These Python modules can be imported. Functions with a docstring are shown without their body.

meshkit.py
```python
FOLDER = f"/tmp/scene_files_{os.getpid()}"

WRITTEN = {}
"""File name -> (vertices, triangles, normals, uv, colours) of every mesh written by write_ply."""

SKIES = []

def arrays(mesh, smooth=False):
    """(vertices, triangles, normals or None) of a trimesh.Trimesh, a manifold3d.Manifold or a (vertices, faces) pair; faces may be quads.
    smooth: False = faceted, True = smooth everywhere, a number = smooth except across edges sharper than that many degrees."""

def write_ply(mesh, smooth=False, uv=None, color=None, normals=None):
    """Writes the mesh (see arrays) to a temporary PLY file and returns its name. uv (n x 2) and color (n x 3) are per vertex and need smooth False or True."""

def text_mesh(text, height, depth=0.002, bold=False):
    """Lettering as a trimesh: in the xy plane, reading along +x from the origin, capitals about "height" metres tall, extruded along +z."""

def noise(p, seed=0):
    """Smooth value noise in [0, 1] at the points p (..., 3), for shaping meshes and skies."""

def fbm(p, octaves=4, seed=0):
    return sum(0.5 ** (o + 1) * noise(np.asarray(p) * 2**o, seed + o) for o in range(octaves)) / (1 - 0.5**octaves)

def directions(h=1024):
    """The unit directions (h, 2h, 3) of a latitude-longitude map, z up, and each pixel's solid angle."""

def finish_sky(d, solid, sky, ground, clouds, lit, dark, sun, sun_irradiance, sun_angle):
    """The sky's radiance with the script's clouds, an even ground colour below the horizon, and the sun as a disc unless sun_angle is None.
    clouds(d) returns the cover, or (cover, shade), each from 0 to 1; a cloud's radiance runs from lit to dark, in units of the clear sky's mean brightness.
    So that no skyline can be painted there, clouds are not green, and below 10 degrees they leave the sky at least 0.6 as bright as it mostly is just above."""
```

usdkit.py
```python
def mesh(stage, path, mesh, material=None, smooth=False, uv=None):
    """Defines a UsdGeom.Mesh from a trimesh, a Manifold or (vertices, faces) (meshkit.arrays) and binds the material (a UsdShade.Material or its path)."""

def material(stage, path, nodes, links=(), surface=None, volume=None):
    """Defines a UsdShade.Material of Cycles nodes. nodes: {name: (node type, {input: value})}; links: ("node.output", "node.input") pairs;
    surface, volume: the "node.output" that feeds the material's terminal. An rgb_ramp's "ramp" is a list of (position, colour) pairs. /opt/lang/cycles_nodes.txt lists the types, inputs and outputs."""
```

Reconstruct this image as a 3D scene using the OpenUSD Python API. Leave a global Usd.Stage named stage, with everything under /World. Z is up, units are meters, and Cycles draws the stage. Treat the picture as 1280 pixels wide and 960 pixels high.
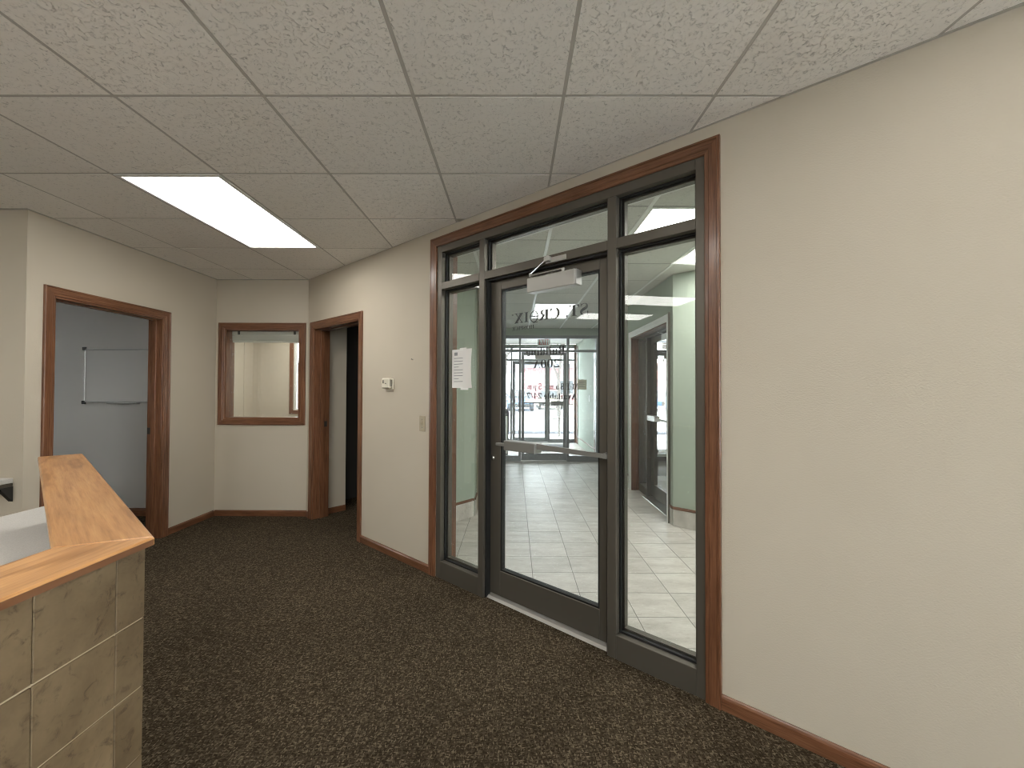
import math, random
import numpy as np
import trimesh
import shapely
from shapely.geometry import Polygon, box as sbox, LineString
from shapely import affinity
import usdkit
from pxr import Usd, UsdGeom, UsdLux, Gf, Sdf

random.seed(7)
rng = np.random.default_rng(7)
stage = Usd.Stage.CreateInMemory()
UsdGeom.SetStageUpAxis(stage, UsdGeom.Tokens.z)
UsdGeom.SetStageMetersPerUnit(stage, 1.0)
UsdGeom.Xform.Define(stage, '/World')

# ------------------------------------------------------------------ camera, sky, light levels
FPX = 521.4                                        # focal length in pixels of a 1280 wide frame
PITCH, YAW, ROLL = 0.0136, -0.0055, 0.0038
HC = 1.3766                                        # camera height
CE = HC + 1.1902                                   # ceiling height
cam = UsdGeom.Camera.Define(stage, '/World/camera')
cam.CreateHorizontalApertureAttr(36.0)
cam.CreateVerticalApertureAttr(27.0)
cam.CreateFocalLengthAttr(36.0 * FPX / 1280)
cam.CreateClippingRangeAttr(Gf.Vec2f(0.02, 2000))
cam.CreateExposureAttr(0.15)
_f = np.array([math.sin(YAW) * math.cos(PITCH), math.cos(YAW) * math.cos(PITCH), math.sin(PITCH)])
_r = np.array([math.cos(YAW), -math.sin(YAW), 0]); _u = np.cross(_r, _f)
_r, _u = math.cos(ROLL) * _r + math.sin(ROLL) * _u, -math.sin(ROLL) * _r + math.cos(ROLL) * _u
_m = np.eye(4); _m[0, :3], _m[1, :3], _m[2, :3], _m[3, :3] = _r, _u, -_f, (0, 0, HC)
UsdGeom.Xformable(cam).AddTransformOp().Set(Gf.Matrix4d(*_m.ravel().tolist()))

LAMP = 10.5                                        # radiance of the ceiling lamps' lenses
sky = UsdLux.DomeLight.Define(stage, '/World/sky')
sky.CreateColorAttr(Gf.Vec3f(0.95, 0.975, 1.0))
sky.CreateIntensityAttr(3.6)

# ------------------------------------------------------------------ materials
L = '/World/Looks/'
UsdGeom.Scope.Define(stage, '/World/Looks')
def mat(name, color, rough=0.6, metallic=0.0, spec=0.5, var=None, bump=None, scale=(1, 1, 1), rot=(0, 0, 0), coat=0.0, world=False):
    """var: (noise scale, detail, colour at low, colour at high[, lo, hi]); bump: (noise scale, distance)."""
    n = {'p': ('principled_bsdf', {'base_color': color, 'roughness': rough, 'metallic': metallic, 'specular_ior_level': spec, 'coat_weight': coat, 'coat_roughness': 0.12})}
    k = []
    if var or bump:
        n['tc'] = ('geometry', {}) if world else ('texture_coordinate', {})
        n['map'] = ('mapping', {'mapping_type': 'point', 'scale': scale, 'rotation': rot})
        k.append(('tc.position' if world else 'tc.object', 'map.vector'))
    if var:
        lo, hi = (var[4], var[5]) if len(var) > 4 else (0.3, 0.7)
        n['nz'] = ('noise_texture', {'scale': var[0], 'detail': var[1], 'roughness': 0.6})
        n['rp'] = ('rgb_ramp', {'ramp': [(lo, var[2]), (hi, var[3])]})
        k += [('map.vector', 'nz.vector'), ('nz.fac', 'rp.fac'), ('rp.color', 'p.base_color')]
    if bump:
        n['bn'] = ('noise_texture', {'scale': bump[0], 'detail': 3})
        n['bp'] = ('bump', {'distance': bump[1], 'strength': 1.0})
        k += [('map.vector', 'bn.vector'), ('bn.fac', 'bp.height'), ('bp.normal', 'p.normal')]
    return usdkit.material(stage, L + name, n, k, surface='p.BSDF')

def glass_mat(name, tint, haze=0.03):
    n = {'t': ('transparent_bsdf', {'color': tint}), 'g': ('glossy_bsdf', {'color': (1, 1, 1), 'roughness': 0.0}), 'f': ('fresnel', {}), 'm': ('mix_closure', {}), 'ge': ('geometry', {}), 'io': ('mix_float', {'a': 1.45, 'b': 1 / 1.45}),
         'd': ('translucent_bsdf', {'color': (0.8, 0.85, 0.92)}), 'm2': ('mix_closure', {'fac': haze})}
    return usdkit.material(stage, L + name, n, [('ge.backfacing', 'io.fac'), ('io.result', 'f.IOR'), ('f.fac', 'm.fac'), ('t.BSDF', 'm.closure1'), ('g.BSDF', 'm.closure2'), ('m.closure', 'm2.closure1'), ('d.BSDF', 'm2.closure2')], surface='m2.closure')

def emit(name, color, strength):
    return usdkit.material(stage, L + name, {'e': ('emission', {'color': color, 'strength': strength})}, [], surface='e.emission')

def wood(name, dark, mid, light, axis, rough=0.35, coat=0.3):
    """Oak: long fine grain along the object's axis, with broader cathedral figure."""
    s = [26.0, 26.0, 26.0]; s[axis] = 1.1
    s2 = [5.0, 5.0, 5.0]; s2[axis] = 0.7
    n = {'tc': ('texture_coordinate', {}), 'm1': ('mapping', {'scale': s}), 'm2': ('mapping', {'scale': s2}),
         'n1': ('noise_texture', {'scale': 5.0, 'detail': 5, 'roughness': 0.7}), 'n2': ('noise_texture', {'scale': 2.2, 'detail': 3, 'distortion': 0.8}),
         'r1': ('rgb_ramp', {'ramp': [(0.3, dark), (0.48, mid), (0.75, light)]}), 'r2': ('rgb_ramp', {'ramp': [(0.3, (0.72, 0.70, 0.68)), (0.65, (1.08, 1.08, 1.08))]}),
         'mx': ('mix', {'mix_type': 'multiply', 'fac': 1.0}), 'bp': ('bump', {'distance': 0.0006, 'strength': 0.5}),
         'p': ('principled_bsdf', {'roughness': rough, 'coat_weight': coat, 'coat_roughness': 0.15})}
    k = [('tc.object', 'm1.vector'), ('tc.object', 'm2.vector'), ('m1.vector', 'n1.vector'), ('m2.vector', 'n2.vector'), ('n1.fac', 'r1.fac'), ('n2.fac', 'r2.fac'),
         ('r1.color', 'mx.color1'), ('r2.color', 'mx.color2'), ('mx.color', 'p.base_color'), ('n1.fac', 'bp.height'), ('bp.normal', 'p.normal')]
    return usdkit.material(stage, L + name, n, k, surface='p.BSDF')

def carpet_mat():
    """Tight basket-weave loop: short dashes in two directions at right angles, dark brown with tan flecks."""
    def side(i, sc):
        return {f'm{i}': ('mapping', {'rotation': (0, 0, math.radians(40.4)), 'scale': sc}), f'v{i}': ('voronoi_texture', {'scale': 1.0, 'metric': 'chebychev', 'randomness': 0.3})}
    n = {'g': ('geometry', {}), **side(1, (78, 234, 1)), **side(2, (234, 78, 1)),
         'm3': ('mapping', {'rotation': (0, 0, math.radians(40.4)), 'scale': (1, 1, 1)}), 'ck': ('checker_texture', {'scale': 78.0, 'color1': (0, 0, 0), 'color2': (1, 1, 1)}),
         'mx': ('mix', {'mix_type': 'mix'}), 'bw': ('rgb_to_bw', {}), 'rp': ('rgb_ramp', {'ramp': [(0.15, (0.026, 0.0178, 0.0105)), (0.5, (0.052, 0.038, 0.023)), (0.70, (0.086, 0.066, 0.042)), (0.88, (0.175, 0.140, 0.095))]}),
         'nz': ('noise_texture', {'scale': 1.3, 'detail': 3}), 'r2': ('rgb_ramp', {'ramp': [(0.3, (0.85, 0.85, 0.85)), (0.7, (1.1, 1.1, 1.1))]}), 'mm': ('mix', {'mix_type': 'multiply', 'fac': 1.0}),
         'bp': ('bump', {'distance': 0.004, 'strength': 1.0}), 'p': ('principled_bsdf', {'roughness': 0.95, 'specular_ior_level': 0.1})}
    k = [('g.position', f'm{i}.vector') for i in (1, 2, 3)] + [('m1.vector', 'v1.vector'), ('m2.vector', 'v2.vector'), ('m3.vector', 'ck.vector'), ('ck.fac', 'mx.fac'),
         ('v1.color', 'mx.color1'), ('v2.color', 'mx.color2'), ('mx.color', 'bw.color'), ('bw.val', 'rp.fac'), ('g.position', 'nz.vector'), ('nz.fac', 'r2.fac'),
         ('rp.color', 'mm.color1'), ('r2.color', 'mm.color2'), ('mm.color', 'p.base_color'), ('bw.val', 'bp.height'), ('bp.normal', 'p.normal')]
    return usdkit.material(stage, L + 'carpet', n, k, surface='p.BSDF')

def acoustic_mat(name, base):
    """Mineral-fibre ceiling tile: fine grit and short wandering fissures."""
    n = {'g': ('geometry', {}), 'n1': ('noise_texture', {'scale': 60.0, 'detail': 4, 'roughness': 0.7, 'distortion': 1.2}), 'r1': ('rgb_ramp', {'ramp': [(0.35, (0, 0, 0)), (0.46, (1, 1, 1))]}),
         'n2': ('noise_texture', {'scale': 230.0, 'detail': 2}), 'ad': ('mix', {'mix_type': 'mix', 'fac': 0.35}),
         'r2': ('rgb_ramp', {'ramp': [(0.0, tuple(c * 0.62 for c in base)), (0.55, base), (1.0, tuple(min(1, c * 1.06) for c in base))]}),
         'oi': ('object_info', {}), 'r3': ('rgb_ramp', {'ramp': [(0, (0.95, 0.95, 0.95)), (1, (1.03, 1.03, 1.03))]}), 'mm': ('mix', {'mix_type': 'multiply', 'fac': 1.0}),
         'bp': ('bump', {'distance': 0.003, 'strength': 0.8}), 'p': ('principled_bsdf', {'roughness': 0.92, 'specular_ior_level': 0.2})}
    k = [('g.position', 'n1.vector'), ('g.position', 'n2.vector'), ('n1.fac', 'r1.fac'), ('r1.color', 'ad.color1'), ('n2.color', 'ad.color2'), ('ad.color', 'r2.fac'),
         ('oi.random', 'r3.fac'), ('r2.color', 'mm.color1'), ('r3.color', 'mm.color2'), ('mm.color', 'p.base_color'), ('ad.color', 'bp.height'), ('bp.normal', 'p.normal')]
    return usdkit.material(stage, L + name, n, k, surface='p.BSDF')

def stone_mat(name, a, b, spots, rough, scale=6.0, bump=0.0008, seedshift=0.0, vein=None):
    """Glazed stone-look tile: cloudy tone with darker pits; tone shifts a little from tile to tile."""
    n = {'g': ('geometry', {}), 'mp': ('mapping', {'location': (seedshift, seedshift * 2, seedshift * 3), 'scale': vein or (1, 1, 1)}), 'n1': ('noise_texture', {'scale': scale, 'detail': 6, 'roughness': 0.65}), 'n2': ('noise_texture', {'scale': scale * 5, 'detail': 4, 'roughness': 0.7, 'distortion': 0.6}),
         'r1': ('rgb_ramp', {'ramp': [(0.32, a), (0.66, b)]}), 'r2': ('rgb_ramp', {'ramp': [(0.30, spots), (0.46, (1, 1, 1))]}), 'mx': ('mix', {'mix_type': 'multiply', 'fac': 1.0}),
         'bp': ('bump', {'distance': bump, 'strength': 0.6}), 'p': ('principled_bsdf', {'roughness': rough})}
    k = [('g.position', 'mp.vector'), ('mp.vector', 'n1.vector'), ('mp.vector', 'n2.vector'), ('n1.fac', 'r1.fac'), ('n2.fac', 'r2.fac'), ('r1.color', 'mx.color1'), ('r2.color', 'mx.color2'),
         ('mx.color', 'p.base_color'), ('n2.fac', 'bp.height'), ('bp.normal', 'p.normal')]
    return usdkit.material(stage, L + name, n, k, surface='p.BSDF')

M = {}
M['paint'] = mat('beige_paint', (0.535, 0.476, 0.382), 0.75, bump=(170, 0.0010), world=True, var=(1.2, 3, (0.525, 0.466, 0.372), (0.545, 0.486, 0.392)))
M['green'] = mat('sage_paint', (0.40, 0.46, 0.385), 0.7, bump=(170, 0.0012), world=True)
M['white_paint'] = mat('grey_white_paint', (0.68, 0.655, 0.62), 0.75, bump=(150, 0.001), world=True)
M['unlit_paint'] = mat('unlit_dark_paint', (0.05, 0.047, 0.043), 0.8)  # darkness of the unlit space behind the doorway put into the colour
M['carpet'] = carpet_mat()
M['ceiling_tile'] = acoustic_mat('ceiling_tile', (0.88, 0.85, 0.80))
M['tee'] = mat('ceiling_tee', (0.50, 0.475, 0.43), 0.6)  # grey puts the shade of the tile grooves into the tees
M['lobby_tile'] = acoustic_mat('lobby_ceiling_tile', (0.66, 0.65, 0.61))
M['tee_shaded'] = mat('shaded_tee', (0.20, 0.20, 0.19), 0.6)  # shade between the lobby tile rows put into the cross tees
M['tee_white'] = mat('white_tee', (0.88, 0.88, 0.86), 0.4)
M['lamp_frame'] = mat('lamp_frame_white', (0.78, 0.78, 0.76), 0.4)
M['lens'] = emit('lamp_lens', (1.0, 0.975, 0.91), LAMP)
M['lens_lobby'] = emit('lobby_lamp_lens', (1.0, 0.97, 0.91), LAMP * 1.9)
W3 = ((0.075, 0.028, 0.0125), (0.170, 0.070, 0.033), (0.26, 0.125, 0.065))
M['wood'] = [wood('red_oak_%s' % a, *W3, i) for i, a in enumerate('xyz')]
L3 = ((0.34, 0.155, 0.056), (0.48, 0.245, 0.096), (0.60, 0.345, 0.148))
M['ledge'] = wood('honey_oak', *L3, 0, 0.3, 0.4)
M['bronze'] = mat('bronze_anodized', (0.115, 0.102, 0.083), 0.42, 0.45, bump=(900, 0.0001))
M['hazed_frame'] = mat('hazed_grey_metal', (0.235, 0.245, 0.26), 0.4, 0.35)  # bluish glare over the vestibule put into a paler metal colour
M['gasket'] = mat('rubber_gasket', (0.008, 0.008, 0.008), 0.6)
M['aluminium'] = mat('satin_aluminium', (0.62, 0.61, 0.59), 0.35, 0.9)
M['silver_paint'] = mat('silver_paint', (0.46, 0.45, 0.42), 0.42, 0.35)
M['bar_metal'] = mat('worn_bar_metal', (0.27, 0.265, 0.25), 0.4, 0.5)
M['threshold'] = mat('dull_threshold', (0.36, 0.34, 0.31), 0.55, 0.4)
M['chrome'] = mat('chrome', (0.75, 0.75, 0.75), 0.15, 1.0)
M['glass'] = glass_mat('window_glass', (0.95, 0.965, 0.96), 0.012)
M['glass_door'] = glass_mat('door_glass', (0.94, 0.96, 0.965), 0.02)
M['plastic'] = mat('cream_plastic', (0.70, 0.65, 0.53), 0.4)
M['ivory'] = mat('ivory_plastic', (0.40, 0.34, 0.24), 0.4)
M['dark'] = mat('dark_plastic', (0.02, 0.02, 0.018), 0.5)
M['grey_mark'] = mat('grey_mark', (0.16, 0.15, 0.14), 0.7)
M['letter'] = mat('grey_vinyl', (0.09, 0.09, 0.088), 0.6)
M['letter_dark'] = mat('black_vinyl', (0.02, 0.02, 0.025), 0.6)
M['paper'] = mat('paper', (0.80, 0.79, 0.77), 0.8)
M['paper_yellow'] = mat('cream_paper', (0.80, 0.77, 0.62), 0.8)
M['ink'] = mat('printer_ink', (0.25, 0.25, 0.26), 0.8)
M['tape'] = mat('white_tape', (0.85, 0.85, 0.84), 0.5)
M['board'] = mat('whiteboard_enamel', (0.76, 0.74, 0.71), 0.2)
M['laminate'] = mat('grey_laminate', (0.50, 0.485, 0.46), 0.5, var=(220, 2, (0.44, 0.425, 0.40), (0.55, 0.535, 0.51)))
M['desk_core'] = mat('brown_panel', (0.09, 0.045, 0.025), 0.6)
M['grout'] = mat('tan_grout', (0.50, 0.42, 0.29), 0.9, bump=(400, 0.0006), world=True)
M['ftile'] = [stone_mat('floor_tile_%d' % i, tuple(c * s for c in (0.51, 0.47, 0.43)), tuple(c * s for c in (0.69, 0.655, 0.61)), (0.80, 0.78, 0.76), 0.40, 4.0, 0.0004, i * 3.7, (1, 2.6, 1)) for i, s in enumerate((0.94, 1.0, 1.05))]
M['fgrout'] = mat('grey_grout', (0.17, 0.16, 0.15), 0.9)
M['ctile'] = [stone_mat('counter_tile_%d' % i, tuple(c * s for c in (0.132, 0.089, 0.046)), tuple(c * s for c in (0.228, 0.163, 0.092)), (0.50, 0.46, 0.42), 0.55, 7.0, 0.002, i * 5.1) for i, s in enumerate((0.90, 1.0, 1.08))]
M['blind'] = mat('blind_vinyl', (0.62, 0.60, 0.52), 0.5)
M['snow'] = mat('pale_concrete', (0.78, 0.78, 0.78), 0.9, world=True, var=(0.35, 4, (0.70, 0.70, 0.71), (0.82, 0.82, 0.82)))
M['asphalt'] = mat('wet_asphalt', (0.30, 0.30, 0.32), 0.8, world=True)
M['bark'] = mat('grey_bark', (0.10, 0.085, 0.075), 0.9)
M['brickwall'] = usdkit.material(stage, L + 'red_brick', {'tc': ('geometry', {}), 'mp': ('mapping', {'rotation': (math.pi / 2, 0, 0)}), 'b': ('brick_texture', {'color1': (0.32, 0.14, 0.14), 'color2': (0.27, 0.105, 0.11), 'mortar': (0.30, 0.24, 0.24), 'scale': 3.0, 'mortar_size': 0.02}), 'p': ('principled_bsdf', {'roughness': 0.9})},
                                 [('tc.position', 'mp.vector'), ('mp.vector', 'b.vector'), ('b.color', 'p.base_color')], surface='p.BSDF')
M['roof_grey'] = mat('grey_fascia', (0.15, 0.155, 0.175), 0.8)
M['roof_red'] = mat('red_shingle', (0.30, 0.12, 0.10), 0.9)
M['car_blue'] = mat('blue_car_paint', (0.05, 0.12, 0.24), 0.35, 0.1, coat=0.6)
M['car_cream'] = mat('cream_car_paint', (0.30, 0.26, 0.17), 0.35, 0.1, coat=0.6)
M['car_grey'] = mat('grey_car_paint', (0.14, 0.14, 0.18), 0.35, 0.1, coat=0.6)
M['car_glass'] = mat('car_glass', (0.03, 0.035, 0.04), 0.08)
M['rubber'] = mat('tyre', (0.02, 0.02, 0.02), 0.8)
M['red_sign'] = mat('red_letters', (0.60, 0.03, 0.03), 0.5)
M['mat_grey'] = mat('grey_floor_mat', (0.10, 0.10, 0.11), 0.95, bump=(300, 0.003))

# serif letters as outlines: advance, then rings (half units, capitals 138 tall)
GLYPHS = {
    '-': (32, '8,61 57,61 57,46 8,46'),
    '.': (27, '15,5 15,16 19,23 31,24 38,19 39,8 35,-1 23,-3 19,-1'),
    '/': (37, '2,0 54,141 55,143 72,143 20,1'),
    '0': (56, '9,44 7,89 11,109 16,123 27,136 44,144 63,145 80,139 90,131 97,119 103,97 105,56 97,25 83,6 72,0 62,-2 45,-1 29,5 21,13 14,25|40,110 38,52 42,24 48,13 59,11 66,16 70,24 74,55 72,109 69,123 63,130 52,131 45,125'),
    '2': (56, '7,0 7,21 54,70 64,88 67,104 67,116 64,126 57,132 49,133 42,130 37,122 33,98 19,100 14,103 9,110 8,123 11,130 25,141 42,145 66,144 83,138 91,131 96,123 97,105 95,96 75,69 27,23 78,23 87,30 91,42 103,42 101,0'),
    '4': (56, '3,37 3,51 58,141 87,143 87,51 108,51 108,37 87,37 87,21 92,13 106,11 106,0 36,0 36,11 49,11 56,16 58,21 58,37|18,52 58,51 59,121 57,120'),
    '5': (56, '8,19 10,31 15,35 24,36 26,24 33,15 42,12 53,13 65,20 69,28 71,39 69,58 59,70 49,73 34,73 21,70 12,73 18,142 94,143 95,107 83,107 80,118 76,121 32,121 28,87 29,84 41,87 67,85 81,81 93,71 99,61 101,49 100,31 94,17 85,8 73,2 55,-2 41,-2 20,3 11,11'),
    '7': (56, '9,101 10,143 105,143 105,131 50,0 33,1 85,120 29,121 23,114 21,101'),
    '8': (56, '6,31 7,45 11,54 22,65 35,72 18,86 11,99 11,117 19,132 33,141 47,145 70,144 87,137 97,123 99,103 94,92 74,77 91,67 104,50 105,29 98,13 89,6 77,1 63,-2 41,-1 27,3 19,8 11,17|33,43 36,21 44,12 53,9 62,10 74,19 77,27 78,38 75,46 68,53 49,64 36,51|39,107 43,96 52,89 62,85 70,92 73,100 75,111 73,121 64,131 50,133 41,122'),
    'A': (65, '-3,5 5,7 10,12 61,138 67,139 115,23 122,10 132,5 132,0 68,0 68,5 79,7 85,13 75,39 31,39 22,13 24,10 29,6 38,5 38,0 -3,0|35,49 71,48 53,93 51,92'),
    'B': (66, '5,0 5,5 17,8 22,18 22,117 19,126 14,129 5,131 5,135 79,135 100,131 111,124 117,113 117,94 107,81 88,73 110,65 122,53 125,34 123,25 117,15 103,5 85,1|55,17 57,9 71,7 80,11 87,18 89,29 89,50 84,60 75,67 54,68|54,76 65,75 74,78 83,88 85,96 84,114 81,122 74,128 62,129 55,126'),
    'C': (70, '8,58 9,83 14,100 27,119 41,130 58,137 82,139 115,129 122,133 125,139 130,139 130,92 125,92 115,111 103,124 90,131 75,132 63,128 54,120 49,110 44,91 44,47 48,31 55,18 70,9 90,7 108,14 128,31 133,26 113,6 97,-1 82,-3 65,-3 49,1 34,10 22,22 13,39'),
    'E': (66, '4,0 5,5 12,5 20,10 23,21 22,119 17,128 5,131 5,135 119,135 119,95 114,95 109,112 103,120 96,124 79,128 61,128 55,124 55,73 67,74 74,77 83,89 85,102 91,103 91,35 85,35 82,53 76,61 66,65 55,66 55,15 58,10 65,8 94,11 111,23 122,43 128,43 120,0'),
    'F': (60, '4,131 4,135 117,135 117,95 112,95 107,114 94,125 81,128 65,129 57,127 55,124 55,73 66,75 74,78 81,87 85,103 90,103 90,35 85,35 81,52 75,61 65,66 54,66 55,14 61,7 76,5 77,0 5,0 5,5 16,8 22,18 22,118 18,127'),
    'H': (78, '5,0 5,5 17,8 22,17 22,119 18,127 5,131 5,135 72,135 72,131 60,129 55,124 55,75 102,75 101,122 97,128 84,131 84,135 151,135 151,131 139,128 134,119 134,18 137,10 142,7 151,5 151,0 84,0 84,5 94,7 101,13 101,66 54,65 55,16 60,7 72,5 72,0'),
    'I': (39, '4,0 4,5 13,7 21,12 23,21 22,121 17,129 4,131 4,135 73,135 73,131 59,128 55,121 55,17 60,8 73,5 73,0'),
    'M': (94, '4,0 4,5 12,6 19,10 23,22 22,121 18,128 5,131 5,135 55,135 94,44 133,135 184,135 184,131 170,126 167,116 167,15 173,7 183,5 183,0 118,0 118,5 128,7 133,11 135,19 135,115 86,0 80,0 32,113 32,15 36,8 50,5 51,0'),
    'O': (78, '8,63 11,89 23,113 44,131 70,139 87,139 101,136 124,123 135,112 143,97 149,71 147,53 143,39 132,21 121,11 105,1 83,-3 66,-3 51,1 29,16 14,37|44,55 49,28 54,18 62,9 72,4 80,3 94,7 101,14 111,37 113,83 107,110 94,127 85,131 73,132 64,129 55,121 49,110 45,93'),
    'P': (62, '5,0 5,5 17,8 22,17 22,119 18,127 5,131 5,135 80,135 94,133 109,126 118,116 122,102 121,88 115,77 106,69 93,63 54,61 55,16 60,7 72,5 72,0|54,69 73,70 78,73 85,81 87,89 86,111 82,121 74,127 59,128 55,124'),
    'R': (70, '5,0 5,5 17,8 22,17 22,119 18,127 5,131 5,135 79,135 98,132 113,125 120,117 123,109 123,91 120,83 113,75 95,65 129,14 136,7 143,5 143,0 101,0 59,63 54,63 55,16 60,7 72,5 72,0|54,71 62,69 76,72 87,82 91,99 89,111 86,120 78,127 65,129 58,127 55,124'),
    'S': (58, '13,47 19,47 27,22 42,8 52,5 65,5 72,7 79,14 83,21 83,31 79,38 70,46 36,63 23,74 15,91 15,108 23,125 38,136 48,139 62,139 91,133 95,139 101,139 101,95 96,95 93,106 85,118 78,125 66,131 57,133 44,129 38,123 35,114 37,106 44,97 89,74 102,61 107,48 107,31 98,13 89,5 71,-2 47,-3 23,3 18,-3 13,-3'),
    'T': (63, '3,135 122,135 122,95 117,95 114,109 104,123 91,128 79,128 79,17 84,7 97,5 97,0 27,0 27,5 41,8 46,17 47,128 34,128 23,123 12,110 9,95 3,95'),
    'X': (70, '3,5 10,6 22,14 57,62 21,119 12,129 4,131 4,135 73,135 73,131 59,129 57,122 79,87 101,121 100,126 96,129 87,131 87,135 137,135 137,131 124,129 113,120 84,78 126,12 132,7 138,5 138,0 71,0 71,5 81,6 86,10 87,13 84,20 62,53 37,17 37,10 43,6 52,5 52,0 3,0'),
    'a': (51, '6,15 8,29 17,39 33,48 59,57 58,80 54,86 47,88 39,88 32,85 31,81 36,73 37,66 31,59 20,57 14,59 10,66 10,75 17,86 33,93 58,95 72,91 81,85 87,67 87,13 90,10 96,12 98,9 92,2 82,-3 70,-3 63,1 59,10 43,-1 25,-3 15,1 9,6|35,29 38,13 43,10 49,11 58,17 59,50 51,48 41,41'),
    'b': (54, '3,131 3,135 41,135 42,85 57,94 71,95 85,89 95,79 101,60 101,35 92,15 79,3 65,-3 51,-3 31,8 17,-3 13,-3 13,123 9,129|41,15 47,6 56,4 66,9 71,19 73,32 72,65 67,78 58,83 48,82 41,73'),
    'd': (55, '6,35 8,64 14,78 22,87 35,94 49,95 67,85 66,124 62,129 53,131 53,135 95,135 95,15 98,11 105,8 105,3 67,-3 66,10 53,-1 33,-2 24,2 15,11 9,21|38,73 35,32 38,18 44,10 54,9 63,16 67,23 67,71 65,77 56,83 46,83'),
    'e': (45, '6,37 6,55 10,70 16,80 27,90 41,95 57,94 68,89 78,79 83,65 84,49 35,49 38,28 48,15 63,13 73,17 80,25 85,22 77,11 67,2 53,-3 39,-3 27,1 13,15|37,79 35,57 60,58 59,77 54,87 48,89 41,86'),
    'g': (49, '4,-24 7,-15 19,-7 8,3 8,16 13,23 29,33 17,40 9,51 7,68 12,81 20,88 39,95 55,95 69,91 95,91 95,80 81,80 87,66 87,55 82,44 68,33 57,31 38,31 30,23 31,18 34,15 69,14 87,7 92,1 94,-6 93,-19 89,-27 80,-35 71,-39 38,-42 21,-39 12,-35|22,-18 25,-29 34,-33 55,-35 72,-31 77,-26 79,-19 75,-13 69,-11 29,-10|34,70 36,45 40,39 50,37 56,42 59,55 59,71 57,81 52,87 43,88 37,82'),
    'i': (30, '5,5 12,6 15,11 15,81 13,86 6,87 6,92 44,93 44,14 48,6 53,5 53,0 5,0/15,118 16,129 23,137 37,137 44,129 45,118 36,109 24,109'),
    'l': (30, '5,5 12,6 15,11 15,125 12,130 6,131 6,135 44,135 44,14 48,6 53,5 53,0 5,0'),
    'm': (83, '5,5 12,6 15,11 15,81 12,86 5,88 6,93 43,93 44,80 54,90 65,95 77,95 85,92 93,85 96,79 104,88 119,95 135,93 146,84 150,69 150,13 154,6 159,5 159,0 113,0 113,5 118,6 122,13 122,70 120,78 115,81 104,79 97,71 97,13 100,6 106,5 106,0 59,0 59,5 65,6 69,11 69,72 67,77 62,81 52,79 43,69 43,15 45,8 53,5 53,0 5,0'),
    'n': (57, '5,5 12,6 15,11 15,81 12,86 5,88 6,93 44,93 45,81 55,91 67,95 81,94 92,87 97,76 99,65 99,11 102,6 108,5 108,0 60,0 60,5 66,6 70,13 70,70 68,78 63,81 52,79 44,70 44,13 48,6 53,5 53,0 5,0'),
    'p': (55, '5,-41 5,-37 12,-35 15,-29 15,80 12,86 6,88 6,93 43,93 43,81 53,91 62,95 75,95 85,91 97,79 104,57 103,33 96,13 85,2 74,-3 57,-1 44,8 45,-28 48,-34 59,-37 59,-41|44,20 52,10 62,9 69,14 73,21 75,39 74,66 70,78 63,83 53,81 44,70'),
    'u': (56, '3,87 3,93 42,93 42,21 46,13 55,11 63,14 68,20 68,78 64,86 57,87 57,93 96,93 97,15 100,10 107,9 107,4 68,-3 67,11 58,2 46,-3 32,-3 23,1 18,7 14,19 13,80 11,85'),
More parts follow.
